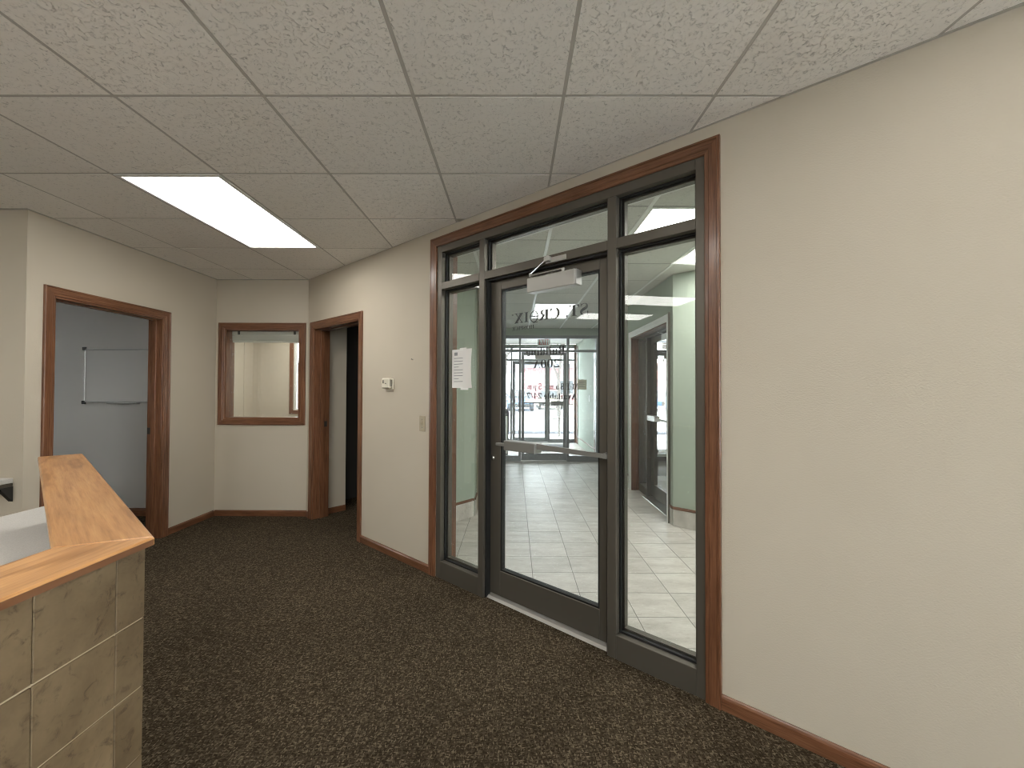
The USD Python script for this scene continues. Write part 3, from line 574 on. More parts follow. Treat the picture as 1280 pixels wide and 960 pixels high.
# wood liner of the wall's depth beyond the metal frame
t.part('jamb_liner', bx(-2.4395, -2.415, FD + 0.001, WT + 0.02, 0, 2.4365), M['wood'][2])
t.part('jamb_liner', bx(-0.587, -0.5625, FD + 0.001, WT + 0.02, 0, 2.4365), M['wood'][2])
t.part('head_liner', bx(-2.415, -0.587, FD + 0.001, WT + 0.02, 2.398, 2.4365), M['lamp_frame'])

DO, DI = 0.060, 0.104                                        # the leaf's near and far face
D0, D1, DZ0, DZ1 = M1[1] + 0.006, M2[0] - 0.006, 0.022, 2.104
t = Thing('glass_entrance_door', DIAG, (-1.5, DO, DZ0), 'bronze-framed glass entrance door lettered with mirrored opening hours, panic bar across it', 'door')
G0, G1, GZ0, GZ1 = D0 + 0.092, D1 - 0.072, 0.186, 2.040
t.part('stile', bx(D0, G0, DO, DI, DZ0, DZ1, 0.002), M['bronze'])
t.part('stile', bx(G1, D1, DO, DI, DZ0, DZ1, 0.002), M['bronze'])
t.part('top_rail', bx(G0, G1, DO, DI, GZ1, DZ1, 0.002), M['bronze'])
t.part('bottom_rail', bx(G0, G1, DO, DI, DZ0, GZ0, 0.002), M['bronze'])
t.part('glazing_bead', cat(bx(G0, G0 + 0.010, DO + 0.004, DI - 0.004, GZ0, GZ1), bx(G1 - 0.010, G1, DO + 0.004, DI - 0.004, GZ0, GZ1), bx(G0 + 0.01, G1 - 0.01, DO + 0.004, DI - 0.004, GZ0, GZ0 + 0.010), bx(G0 + 0.01, G1 - 0.01, DO + 0.004, DI - 0.004, GZ1 - 0.010, GZ1)), M['gasket'])
t.part('glass_pane', bx(G0 + 0.010, G1 - 0.010, 0.079, 0.085, GZ0 + 0.010, GZ1 - 0.010), M['glass_door'])
go = 0.0852
def sign(line, s_right, z, width, height, thin, m, name='lettering'):
    g, w = text(line, height, thin); v = g.vertices.copy(); v[:, 0] *= width / w; g.vertices = v
    t.part(name, upright(g, True, s_right, go, z), m)
g, w = text('ST. CR', 0.066, 0.8); g2, w2 = text('IX', 0.066, 0.8)
ring = Polygon([(math.cos(a) * 0.028, math.sin(a) * 0.036) for a in np.linspace(0, 2 * math.pi, 40)[:-1]]).difference(Polygon([(math.cos(a) * 0.0215 + 0.001, math.sin(a) * 0.0315) for a in np.linspace(0, 2 * math.pi, 40)[:-1]]))
wave = LineString([(-0.024, -0.004), (-0.012, 0.002), (0.0, -0.001), (0.012, 0.004), (0.028, 0.006)]).buffer(0.0035, cap_style=2)
swirl = LineString([(0.024, -0.02), (0.004, -0.038), (-0.024, -0.036)]).buffer(0.0022, cap_style=2)
g3 = extr(shapely.union_all([ring, wave, swirl]), 0.0008)
dot = extr(shapely.Point(0, 0).buffer(0.0055).difference(shapely.Point(0, 0).buffer(0.0035)), 0.0008)
g_all = cat(g, move(g3, w + 0.034, 0.030), move(g2, w + 0.068), move(dot, w + 0.068 + w2 + 0.012, 0.058))
ww = w + 0.068 + w2 + 0.018
v = g_all.vertices.copy(); v[:, 0] *= 0.578 / ww; g_all.vertices = v
t.part('lettering', upright(g_all, True, -1.203, go, 1.806), M['letter'], label='mirrored large grey serif name')
sign('HOSPICE', -1.595, 1.762, 0.185, 0.024, 2.0, M['letter'])
sign('Building', -1.362, 1.590, 0.300, 0.050, 2.0, M['letter_dark'])
sign('200A', -1.402, 1.511, 0.200, 0.050, 2.0, M['letter_dark'])
sign('M-F 8 a.m. - 5 p.m.', -1.272, 1.379, 0.392, 0.036, 0.0, M['letter_dark'])
sign('Available 24/7', -1.283, 1.321, 0.372, 0.036, 0.0, M['letter_dark'])
t.part('lettering', cat(*[bx(-1.380 - k * 0.0265 - 0.010, -1.380 - k * 0.0265 - 0.006, go, go + 0.0008, 1.272, 1.272 + (0.007 if k in (3, 7) else 0.020)) for k in range(10)]), M['letter'], label='illegible last line of lettering')
bar = t.part('panic_bar', prism([(0, 0), (0.030, 0.004), (0.030, 0.018), (0, 0.022)], [(-1.51, -0.030 + DO - 0.035 + a * 1.2, 1.023 + b * 1.5) for a, b in [(0, 0), (0.030, 0.004), (0.030, 0.018), (0, 0.022)]], [(-1.046, -0.030 + DO - 0.035 + a * 1.2, 1.018 + b) for a, b in [(0, 0), (0.030, 0.004), (0.030, 0.018), (0, 0.022)]]), M['bar_metal'])
t.part('latch_case', bx(-1.755, -1.506, DO - 0.082, DO - 0.012, 0.996, 1.056, 0.004), M['bar_metal'], under=bar)
t.part('bracket', bx(-1.872, -1.752, DO - 0.030, DO, 1.010, 1.028, 0.003), M['bar_metal'], under=bar)
t.part('bracket', bx(-1.075, -1.052, DO - 0.062, DO, 1.014, 1.044, 0.003), M['bar_metal'], under=bar)
t.part('bracket', bx(-1.70, -1.56, DO - 0.014, DO, 1.004, 1.048, 0.003), M['bar_metal'], under=bar)
t.part('lock_cylinder', cat(cyl((-1.915, DO, 0.922), (-1.915, DO - 0.010, 0.922), 0.016, 20), cyl((-1.915, DO - 0.010, 0.922), (-1.915, DO - 0.013, 0.922), 0.010, 16)), M['chrome'])
t.part('push_plate', bx(-1.87, -1.845, DI, DI + 0.02, 0.95, 1.2, 0.003), M['aluminium'])
for z in (0.25, 1.05, 1.9): t.part('hinge', cyl((D1 - 0.002, DI + 0.004, z - 0.05), (D1 - 0.002, DI + 0.004, z + 0.05), 0.008, 12), M['bronze'])
cl = t.part('door_closer', bx(-1.587, -1.245, DO - 0.062, DO, 1.966, 2.055, 0.004), M['silver_paint'])
t.part('cover_edge', bx(-1.243, -1.236, DO - 0.060, DO, 1.968, 2.053, 0.002), M['silver_paint'], under=cl)
t.part('pivot', cyl((-1.34, DO - 0.030, 2.055), (-1.34, DO - 0.030, 2.078), 0.013, 14), M['silver_paint'], under=cl)
t.part('arm', cat(bx(-1.585, -1.33, DO - 0.040, DO - 0.022, 2.073, 2.080, 0.002), cyl((-1.580, DO - 0.031, 2.070), (-1.580, DO - 0.031, 2.092), 0.010, 12)), M['silver_paint'], under=cl)
t.part('arm', cyl((-1.580, DO - 0.031, 2.087), (-1.425, -0.018, 2.137), 0.006, 10), M['chrome'], under=cl)
t.part('shoe', cat(bx(-1.445, -1.30, -0.006, 0.0, 2.116, 2.146, 0.002), bx(-1.44, -1.40, -0.030, -0.004, 2.122, 2.150, 0.003), cyl((-1.42, -0.018, 2.125), (-1.42, -0.018, 2.158), 0.008, 12)), M['silver_paint'], under=cl)

# paper taped to the left sidelight, its far edge curling off the glass
t = Thing('paper_notice', DIAG, (-2.21, 0.05, 1.527), 'white printed notice taped on the left sidelight, one edge curling', 'paper notice')
us = np.linspace(0, 1, 9); vs = np.linspace(0, 1, 9); pv = []
for b in vs:
    for a in us:
        curl = 0.028 * max(0, (a - 0.45) / 0.55) ** 2 * (1 - (2 * b - 1) ** 2 * 0.75)
        pv.append((-2.327 + 0.216 * a + 0.012 * a * (1 - (2 * b - 1) ** 2), 0.0508 - curl, 1.387 + 0.279 * b))
pv = np.array(pv); n = 9; pf = []
for j in range(8):
    for i in range(8):
        k = j * n + i; pf += [(k, k + 1, k + n + 1), (k, k + n + 1, k + n)]
back_v = pv + (0, 0.0004, 0)
pm = trimesh.Trimesh(np.vstack([pv, back_v]), pf + [(a + 81, c + 81, b + 81) for a, b, c in pf], process=False)
t.part('sheet', pm, M['paper'], smooth=True)
lines = []
for k in range(9):
    z = 1.60 - 0.021 * k; e = 0.15 if k % 4 != 3 else 0.08
    lines.append(bx(-2.305, -2.305 + e * 0.62, 0.0494, 0.0506, z, z + 0.004))
t.part('printing', cat(*lines, bx(-2.302, -2.268, 0.0494, 0.0506, 1.622, 1.645)), M['ink'])
t.part('tape', bx(-2.245, -2.175, 0.0505, 0.0518, 1.655, 1.675), M['tape'])
t.part('tape', bx(-2.235, -2.155, 0.0505, 0.0518, 1.374, 1.394), M['tape'])

# ------------------------------------------------------------------ reception counter
def wood_turned(name, cols, deg):
    s = [26.0, 26.0, 26.0]; s[0] = 1.1; s2 = [5.0, 5.0, 5.0]; s2[0] = 0.7
    n = {'tc': ('texture_coordinate', {}), 'vr': ('vector_rotate', {'rotate_type': 'z_axis', 'angle': math.radians(deg)}), 'm1': ('mapping', {'scale': s}), 'm2': ('mapping', {'scale': s2}),
         'n1': ('noise_texture', {'scale': 5.0, 'detail': 5, 'roughness': 0.7}), 'n2': ('noise_texture', {'scale': 2.2, 'detail': 3, 'distortion': 1.6}),
         'mw': ('mapping', {'scale': (0.9, 5.0, 5.0)}), 'wv': ('wave_texture', {'wave_type': 'rings', 'rings_direction': 'x', 'scale': 2.6, 'distortion': 7.0, 'detail': 2.0, 'detail_scale': 0.9}), 'r3': ('rgb_ramp', {'ramp': [(0.0, (0.58, 0.50, 0.42)), (0.22, (0.95, 0.94, 0.92)), (1.0, (1, 1, 1))]}), 'm3': ('mix', {'mix_type': 'multiply', 'fac': 0.75}),
         'r1': ('rgb_ramp', {'ramp': [(0.3, cols[0]), (0.48, cols[1]), (0.75, cols[2])]}), 'r2': ('rgb_ramp', {'ramp': [(0.3, (0.80, 0.76, 0.72)), (0.65, (1.06, 1.06, 1.06))]}),
         'mx': ('mix', {'mix_type': 'multiply', 'fac': 1.0}), 'p': ('principled_bsdf', {'roughness': 0.34, 'coat_weight': 0.35, 'coat_roughness': 0.18})}
    k = [('tc.object', 'vr.vector'), ('vr.vector', 'm1.vector'), ('vr.vector', 'm2.vector'), ('m1.vector', 'n1.vector'), ('m2.vector', 'n2.vector'), ('vr.vector', 'mw.vector'), ('mw.vector', 'wv.vector'), ('n1.fac', 'r1.fac'), ('n2.fac', 'r2.fac'), ('wv.fac', 'r3.fac'),
         ('r1.color', 'mx.color1'), ('r2.color', 'mx.color2'), ('mx.color', 'm3.color1'), ('r3.color', 'm3.color2'), ('m3.color', 'p.base_color')]
    return usdkit.material(stage, L + name, n, k, surface='p.BSDF')
M['ledge_a'] = wood_turned('honey_oak_long', L3, 40.37)
M['ledge_b'] = wood_turned('honey_oak_return', L3, 90)
Nv, Tv = DIAG.N, DIAG.T
def tn(t_, n_): return tuple(Tv * t_ + Nv * n_)
LZ = 1.05
OC, IC = (-0.792, 0.920), (-0.945, 0.852)
t = Thing('reception_counter', WORLD, (-0.79, 0.92, 0), 'reception counter with honey oak ledge, brown stone tile face and grey desk top behind', 'counter')
def slab(pts, z0, z1, c=0.004):
    P = Polygon(pts); q = P.buffer(-c, join_style=2)
    v = [(x, y, z) for x, y in P.exterior.coords[:-1] for z in (z0 + 0.002, z1 - c)] + [(x, y, z) for x, y in q.exterior.coords[:-1] for z in (z0, z1)]
    return trimesh.convex.convex_hull(np.array(v))
t.part('ledge', slab([IC, OC, tn(-2.985, 0.186), tn(-3.0, 0.038)], LZ - 0.019, LZ), M['ledge_a'])
t.part('ledge', slab([(OC[0], OC[1] - 0.0012), (IC[0], IC[1] - 0.0012), (-0.945, -0.9), (-0.792, -0.9)], LZ - 0.019, LZ), M['ledge_b'])
M['edge'] = mat('shaded_oak_edge', (0.20, 0.085, 0.036), 0.35, coat=0.3)  # shade on the ledge front put into a darker oak colour
t.part('edge_band', bx(OC[0] - 0.0005, OC[0] + 0.0015, -0.9, OC[1] - 0.004, LZ - 0.0172, LZ - 0.0048), M['edge'], label='added strip that darkens the ledge edge like shade')
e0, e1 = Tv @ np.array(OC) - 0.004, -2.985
t.part('edge_band', flat(Polygon([tn(e0, 0.1855), tn(e0, 0.1885), tn(e1, 0.1875), tn(e1, 0.1845)]), LZ - 0.0172, LZ - 0.0048), M['edge'])  # the same added dark strip along the long run
zt = LZ - 0.0195
FX = -0.805                                                          # x of the tile face towards the room
cc = (FX - 0.003, (0.1727 - 0.003 - (FX - 0.003) * Nv[0]) / Nv[1]); fo = 0.1727       # fo: N of the tile face on the long run
core = Polygon([cc, tn(-2.96, fo - 0.003), tn(-2.96, fo - 0.085), (-0.895, (fo - 0.085 + 0.895 * Nv[0]) / Nv[1]), (-0.895, -0.88), (FX - 0.003, -0.88)])
t.part('knee_wall', flat(core, 0, zt), M['grout'])
bi = fo - 0.0855
t.part('back_panel', flat(Polygon([tn(-2.96, bi), (-0.8955, (bi + 0.8955 * Nv[0]) / Nv[1]), (-0.8955, -0.88), (-0.907, -0.88), (-0.907, (bi - 0.0115 + 0.907 * Nv[0]) / Nv[1]), tn(-2.96, bi - 0.0115)]), 0, zt - 0.001), M['desk_core'])
rows = [zt + 0.0012] + [0.878 - 0.147 * k for k in range(6)] + [0.0]
y0 = cc[1] + 0.003
cols = [y0, 0.847] + [0.700 - 0.147 * k for k in range(11)]
def ctile(a0, a1, z0, z1, along, k):
    g = 0.0016
    m = bx(a0 + 0.0006, a1 - 0.0006, -0.0065, 0.0, z0 + g, z1 - g, 0.0014)
    v = m.vertices.copy(); v += rng.normal(0, 0.00028, v.shape); m.vertices = v
    return m
for r in range(len(rows) - 1):
    for c in range(len(cols) - 1):
        a1, a0 = cols[c], max(cols[c + 1], -0.88)
        if rows[r] - rows[r + 1] < 0.03: continue
        m = ctile(a0, a1, rows[r + 1], rows[r], 0, 0); v = m.vertices.copy()
        m.vertices = np.stack([FX + v[:, 1], v[:, 0], v[:, 2]], 1); m.fix_normals()
        t.part('face_tile', m, M['ctile'][int(rng.integers(3))])
tc0 = FX * Tv[0] + cc[1] * Tv[1]
ts = [tc0 - 0.003 - 0.147 * k for k in range(13)]
for r in range(len(rows) - 1):
    for c in range(12):
        if rows[r] - rows[r + 1] < 0.03 or ts[c] < -2.95: continue
        m = ctile(max(ts[c + 1], -2.96), ts[c], rows[r + 1], rows[r], 0, 0); v = m.vertices.copy()
        p = v[:, :1] * Tv + (fo + v[:, 1:2]) * Nv
        m.vertices = np.hstack([p, v[:, 2:]]); m.fix_normals()
        t.part('face_tile', m, M['ctile'][int(rng.integers(3))])
DZ = 0.74
desk = Polygon([(-0.908, (bi - 0.013 + 0.908 * Nv[0]) / Nv[1]), (-0.908, -0.86), (-1.62, -0.86), (-1.62, 0.35), (-2.53, 1.30), (-2.53, (bi - 0.013 + 2.53 * Nv[0]) / Nv[1])])
t.part('desk_top', flat(desk, DZ - 0.03, DZ), M['laminate'], label='grey laminate desk top')
t.part('desk_support', flat(Polygon([(-2.40, 1.30), (-2.38, 1.28), (-2.38, (bi - 0.015 + 2.38 * Nv[0]) / Nv[1]), (-2.40, (bi - 0.015 + 2.40 * Nv[0]) / Nv[1])]), 0, DZ - 0.031), M['desk_core'])
t.part('desk_support', bx(-1.60, -0.909, -0.84, -0.82, 0, DZ - 0.031), M['desk_core'])

t = Thing('wall_shelf', NOOK, (-3.7, 0, 0.78), 'grey shelf end with dark underside against the wall behind the counter', 'shelf')
t.part('board', bx(-4.3, -3.31, -0.085, 0, 0.748, 0.780, 0.003), M['laminate'])
t.part('edge_band', bx(-4.3, -3.312, -0.083, -0.001, 0.726, 0.7475, 0.002), M['bronze'])
for x in (-4.1, -3.34): t.part('bracket', prism([(0, 0), (0.075, 0), (0, -0.10)], [(x, -0.002, 0.7255), (x, -0.077, 0.7255), (x, -0.002, 0.6255)], [(x + 0.03, -0.002, 0.7255), (x + 0.03, -0.077, 0.7255), (x + 0.03, -0.002, 0.6255)]), M['dark'])

# ------------------------------------------------------------------ lobby beyond the glass
LA = Frame(DIAG.N, -DIAG.T, 3.285)
LB = Frame((0, 1), (-1, 0), 0.43)
LC = Frame(DIAG.T, DIAG.N, DIAG.D + 2.32)
LE = Frame(-DIAG.N, DIAG.T, 1.2)
dD = DIAG.D
struct('wall_lobby_left', LA, (0, 0, 0), panel(holes(dD + WT, dD + 1.215, 0, TOP), 0.0, 0.112), M['green'])
struct('wall_lobby_passage', LB, (0, 0, 0), panel(holes(4.56, 10.96, 0, TOP), 0.0, 0.11), M['green'])
struct('wall_lobby_angle', LC, (0, 0, 0), panel(holes(-1.53, 1.32, 0, TOP), 0.0, 0.10), M['green'])
struct('wall_lobby_end', LE, (0, 0, 0), panel(holes(-(dD + 2.32), -(dD + WT), 0, TOP), 0.0, 0.11), M['green'])
struct('wall_lobby_right', RSIDE, (0, 0, 0), panel(holes(-10.96, -4.27, 0, TOP, (-5.79, -4.43, 0, 2.105)), 0.0, 0.12), M['green'])
struct('floor_slab', mesh=flat(LOBBY.buffer(0.10, join_style=2), -0.06, -0.0015), m=M['fgrout'])
t = struct('floor_lobby')
TX, TY, TS = 0.1416, 2.248, 0.3048
lob = Polygon([dp(-3.285, 0.10), dp(1.2, 0.10), dp(1.2, 2.32), (1.62, 4.27), (1.62, 8.03), (-0.43, 8.03), (-0.43, 4.56)]).union(sbox(1.60, 4.45, 1.74, 5.77)).buffer(-0.002)
for j in range(-8, 20):
    for i in range(-3, 14):
        c = sbox(TX + i * TS + 0.0022, TY + j * TS + 0.0022, TX + (i + 1) * TS - 0.0022, TY + (j + 1) * TS - 0.0022)
        p = c.intersection(lob)
        for g in getattr(p, 'geoms', [p]):
            if g.geom_type != 'Polygon' or g.area < 0.0015: continue
            x0, yy0, x1, y1 = g.bounds
            m = flat(g, -0.008, 0.0)
            t.part('tile', m, M['ftile'][int(rng.integers(3))])
def tile_base(name, fr, a, b):
    t = struct(name, fr, ((a + b) / 2, 0, 0))
    n = max(1, int(round((b - a) / 0.305))); w = (b - a) / n
    for k in range(n): t.part('base_tile', bx(a + k * w + 0.0015, a + (k + 1) * w - 0.0015, -0.010, 0, 0, 0.168, 0.002), M['ftile'][k % 3])
    t.part('cap', bx(a, b, -0.014, 0, 0.169, 0.197, 0.003), M['wood'][0])
tile_base('baseboard_lobby_left', LA, dD + WT + 0.03, dD + 1.205)
tile_base('baseboard_lobby_passage', LB, 4.575, 7.98)
tile_base('baseboard_lobby_angle', LC, -1.53, 1.18)
tile_base('baseboard_lobby_right', RSIDE, -7.98, -5.86)
tile_base('baseboard_lobby_right', RSIDE, -4.355, -4.275)
LL = [((3, -1), (1, 1)), ((1, 0), (1, 1)), ((2, 1), (1, 1)), ((0, 5), (1, 2))]
LGX, LGY = 0.265, 2.686
larea = Polygon([dp(-3.285, WT), dp(1.2, WT), dp(1.2, 2.32), (1.62, 4.27), (1.62, 8.03), (-0.43, 8.03), (-0.43, 4.56)])
grid_ceiling('ceiling_lobby', larea, [a for a, _ in LL], LGX, LGY, (-4, 7), (-7, 10), [b for _, b in LL], 'tee_white', 0.0095, 'tee_shaded', 'lobby_tile')
lamp(cell(1, 0, LGX, LGY), M['lens_lobby'], 'lit square lobby ceiling light seen in the glass above the right transom bar', LG)
lamp(cell(2, 1, LGX, LGY), M['lens_lobby'], 'lit square lobby ceiling light by the green wall, seen at right sidelight', LG)
lamp(cell(3, -1, LGX, LGY), M['lens_lobby'], 'lit square ceiling light added out of sight behind the long blank wall to brighten the lobby', LG)  # unseen lamp added for more light in the lobby
lamp(cell(0, 5, LGX, LGY, 1, 2), M['lens_dim'], 'lit lobby ceiling light seen behind the large grey lettering on the door', LG)

# side entrance on the lobby's right wall (its own axes: s = -y)
t = struct('door_6', RSIDE, (-5.1, 0, 0))
for m, ax in casing(-5.862, -4.352, 0.0, 2.178, prof=[(w * 1.12, d) for w, d in CAS]): t.part('casing', m, M['tape'])  # daylight sheen on the wood casing put into a white colour
t.part('edge_trim', bx(-4.3515, -4.338, -0.022, 0.0, 0.0, 2.19, 0.002), M['bronze'])  # dark strip added for the shaded near edge of the casing
t.part('jamb_liner', bx(-5.79, -5.772, 0.0, 0.10, 0, 2.10), M['wood'][2])
t.part('jamb_liner', bx(-4.448, -4.43, 0.0, 0.10, 0, 2.10), M['wood'][2])
t.part('head_liner', bx(-5.772, -4.448, 0.0, 0.10, 2.085, 2.103), M['wood'][0])
t.part('jamb', bx(-5.79, -5.745, 0.10, 0.20, 0, 2.10, 0.002), M['bronze'])
t.part('jamb', bx(-4.475, -4.43, 0.10, 0.20, 0, 2.10, 0.002), M['bronze'])
t.part('mullion', bx(-5.46, -5.415, 0.10, 0.20, 0, 2.055, 0.002), M['bronze'])
t.part('head', bx(-5.745, -4.475, 0.10, 0.20, 2.055, 2.10, 0.002), M['bronze'])
t.part('sill_rail', bx(-5.745, -5.46, 0.10, 0.20, 0, 0.10, 0.002), M['bronze'])
t.part('pane', bx(-5.745, -5.46, 0.147, 0.153, 0.10, 2.055), M['glass'])
t.part('threshold', bx(-5.415, -4.475, 0.04, 0.20, 0, 0.012, 0.003), M['aluminium'])
t = Thing('side_entrance_door', RSIDE, (-4.95, 0.15, 0.02), 'bronze glass door in the lobby side wall, seen at an angle through the right sidelight', 'door')
a0, a1, z0, z1, o0, o1 = -5.410, -4.480, 0.02, 2.05, 0.150, 0.195
t.part('stile', bx(a0, a0 + 0.11, o0, o1, z0, z1, 0.002), M['bronze']); t.part('stile', bx(a1 - 0.08, a1, o0, o1, z0, z1, 0.002), M['bronze'])
t.part('top_rail', bx(a0 + 0.11, a1 - 0.08, o0, o1, z1 - 0.07, z1, 0.002), M['bronze']); t.part('bottom_rail', bx(a0 + 0.11, a1 - 0.08, o0, o1, z0, 0.18, 0.002), M['bronze'])
t.part('glass_pane', bx(a0 + 0.11, a1 - 0.08, 0.170, 0.176, 0.18, z1 - 0.07), M['glass'])
b_ = t.part('panic_bar', bx(a0 + 0.32, a1 - 0.03, o0 - 0.06, o0 - 0.035, 1.01, 1.035, 0.003), M['silver_paint'])
t.part('latch_case', bx(a0 + 0.04, a0 + 0.33, o0 - 0.065, o0, 0.99, 1.06, 0.004), M['aluminium'], under=b_)
c_ = t.part('door_closer', bx(-4.88, -4.58, o0 - 0.055, o0, 1.955, 2.03, 0.004), M['aluminium'])
t.part('arm', cyl((-4.86, o0 - 0.04, 2.035), (-5.02, 0.105, 2.078), 0.007, 8), M['aluminium'], under=c_)

# the suite behind it
struct('floor_suite', mesh=flat(Polygon([(1.745, 4.42), (4.3, 4.42), (4.3, 6.4), (1.745, 6.4)]), -0.04, -0.001), m=M['ftile'][1])
struct('wall_suite_near', mesh=bx(1.745, 4.42, 4.30, 4.42, 0, TOP), m=M['paint'])
struct('wall_suite_side', mesh=bx(4.30, 4.42, 4.42, 6.52, 0, TOP), m=M['paint'])
SW = Frame((1, 0), (0, 1), 6.40)
struct('wall_suite_back', SW, (0, 0, 0), panel(holes(1.745, 4.30, 0, TOP, (1.95, 3.95, 0.42, 2.40)), 0, 0.12), M['desk_core'])
struct('ceiling_suite', mesh=bx(1.745, 4.30, 4.42, 6.40, CE, CE + 0.04), m=M['tee'])
t = struct('window_4', SW, (2.95, 0, 1.4))
for a, b, c, d in ((1.95, 2.0, 0.42, 2.4), (3.9, 3.95, 0.42, 2.4), (2.0, 3.9, 0.42, 0.47), (2.0, 3.9, 2.35, 2.4), (2.0, 3.9, 1.86, 2.0), (2.9, 2.96, 0.47, 1.86)):
    t.part('mullion', bx(a, b, 0.02, 0.10, c, d, 0.002), M['bronze'])
t.part('pane', bx(2.0, 2.9, 0.055, 0.061, 0.47, 1.86), M['glass']); t.part('pane', bx(2.96, 3.9, 0.055, 0.061, 0.47, 1.86), M['glass']); t.part('pane', bx(2.0, 3.9, 0.055, 0.061, 2.0, 2.35), M['glass'])
t.part('sill', bx(1.9, 4.0, -0.12, 0.02, 0.38, 0.415, 0.004), M['lamp_frame'])
struct('baseboard_suite', SW, (3.0, 0, 0), baseboard(1.745, 4.3), M['lamp_frame'])

# ------------------------------------------------------------------ vestibule: inner screen
struct('wall_vestibule', VEST, (0, 0, 0), panel(holes(-0.43, 1.62, 2.425, TOP), 0, 0.10), M['green'])
struct('floor_vestibule', mesh=bx(-0.43, 1.62, 8.14, 10.85, -0.05, 0.0), m=M['ftile'][2])
struct('ceiling_vestibule', mesh=bx(-0.43, 1.62, 8.13, 10.86, CE, CE + 0.04), m=M['tee'])
t = struct('door_4', VEST, (0.6, 0, 0))
D = 0.10
for a, b, c, d, nm in ((-0.43, -0.385, 0, 2.425, 'jamb'), (1.575, 1.62, 0, 2.425, 'jamb'), (0.085, 0.130, 0, 2.365, 'mullion'), (1.012, 1.060, 0, 2.365, 'mullion'), (-0.385, 1.575, 2.365, 2.425, 'head'),
                       (-0.385, 0.085, 2.105, 2.150, 'transom_bar'), (0.130, 1.012, 2.105, 2.150, 'transom_bar'), (1.060, 1.575, 2.105, 2.150, 'transom_bar'), (-0.385, 0.085, 0, 0.11, 'sill_rail'), (1.060, 1.575, 0, 0.11, 'sill_rail')):
    t.part(nm, bx(a, b, 0, D, c, d, 0.002), M['hazed_frame'])
for a, b in ((-0.385, 0.085), (0.130, 1.012), (1.060, 1.575)): t.part('pane', bx(a, b, 0.05, 0.056, 2.150, 2.365), M['glass'])
for a, b in ((-0.385, 0.085), (1.060, 1.575)): t.part('pane', bx(a, b, 0.05, 0.056, 0.11, 2.105), M['glass'])
t.part('threshold', bx(0.13, 1.012, -0.03, 0.13, 0, 0.014, 0.003), M['aluminium'])
t = Thing('vestibule_door', VEST, (0.57, 0.03, 0.018), 'inner glass door of the vestibule at the far end of the lobby', 'door')
a0, a1, z0, z1, o0, o1 = 0.135, 1.007, 0.018, 2.10, 0.03, 0.075
t.part('stile', bx(a0, a0 + 0.060, o0, o1, z0, z1, 0.002), M['hazed_frame']); t.part('stile', bx(a1 - 0.060, a1, o0, o1, z0, z1, 0.002), M['hazed_frame'])
t.part('top_rail', bx(a0 + 0.06, a1 - 0.06, o0, o1, z1 - 0.055, z1, 0.002), M['hazed_frame']); t.part('bottom_rail', bx(a0 + 0.06, a1 - 0.06, o0, o1, z0, 0.15, 0.002), M['hazed_frame'])
t.part('glass_pane', bx(a0 + 0.06, a1 - 0.06, 0.050, 0.056, 0.15, z1 - 0.055), M['glass'])
b_ = t.part('panic_bar', bx(a0 + 0.04, a1 - 0.25, o0 - 0.055, o0 - 0.035, 1.115, 1.135, 0.003), M['hazed_frame'])
t.part('latch_case', bx(a1 - 0.30, a1 - 0.06, o0 - 0.06, o0, 1.08, 1.16, 0.004), M['hazed_frame'], under=b_)
c_ = t.part('door_closer', bx(0.40, 0.70, o0 - 0.055, o0, 1.965, 2.045, 0.004), M['silver_paint'])
t.part('arm', cyl((0.42, o0 - 0.03, 2.05), (0.60, -0.004, 2.115), 0.007, 8), M['silver_paint'], under=c_)
t = Thing('paper_note', VEST, (1.31, 0.048, 1.47), 'small cream paper note taped on the far glass beside the vestibule door', 'paper note')
t.part('sheet', bx(1.225, 1.400, 0.0485, 0.0498, 1.385, 1.575), M['paper_yellow'])
t.part('tape', bx(1.30, 1.33, 0.0475, 0.0485, 1.565, 1.585), M['tape'])
t.part('printing', cat(*[bx(1.25, 1.37 - 0.03 * (k % 2), 0.0478, 0.0484, 1.53 - 0.025 * k, 1.536 - 0.025 * k) for k in range(5)]), M['ink'])
t = Thing('exit_sign', WORLD, (0.66, 9.4, 2.45), 'white sign with red letters hanging from the vestibule ceiling', 'exit sign')
t.part('box', bx(0.52, 0.80, 9.40, 9.45, 2.365, 2.545, 0.005), M['lamp_frame'])
g, w = text('EXIT', 0.125, 0.0, 0.002); v = g.vertices.copy(); v[:, 0] *= 0.225 / w; g.vertices = v
t.part('lettering', upright(g, False, 0.5475, 9.4002, 2.392), M['red_sign'])
t.part('canopy', bx(0.60, 0.72, 9.39, 9.46, 2.546, CE, 0.003), M['lamp_frame'])
t = Thing('waste_bin', WORLD, (-0.21, 8.75, 0), 'tall dark grey waste bin inside the vestibule, left of the door', 'bin')
t.part('body', prism([(0, 0), (1, 0), (1, 1), (0, 1)], [(-0.31, 8.63, 0.0), (-0.125, 8.63, 0), (-0.125, 8.87, 0), (-0.31, 8.87, 0)], [(-0.335, 8.61, 0.86), (-0.105, 8.61, 0.86), (-0.105, 8.89, 0.86), (-0.335, 8.89, 0.86)]), M['roof_grey'])
t.part('lid', prism([(0, 0), (1, 0), (1, 1), (0, 1)], [(-0.34, 8.605, 0.86), (-0.10, 8.605, 0.86), (-0.10, 8.895, 0.86), (-0.34, 8.895, 0.86)], [(-0.30, 8.65, 0.97), (-0.135, 8.65, 0.97), (-0.135, 8.85, 0.97), (-0.30, 8.85, 0.97)]), M['roof_grey'])
t.part('flap', bx(-0.29, -0.15, 8.612, 8.63, 0.872, 0.93, 0.003), M['dark'])
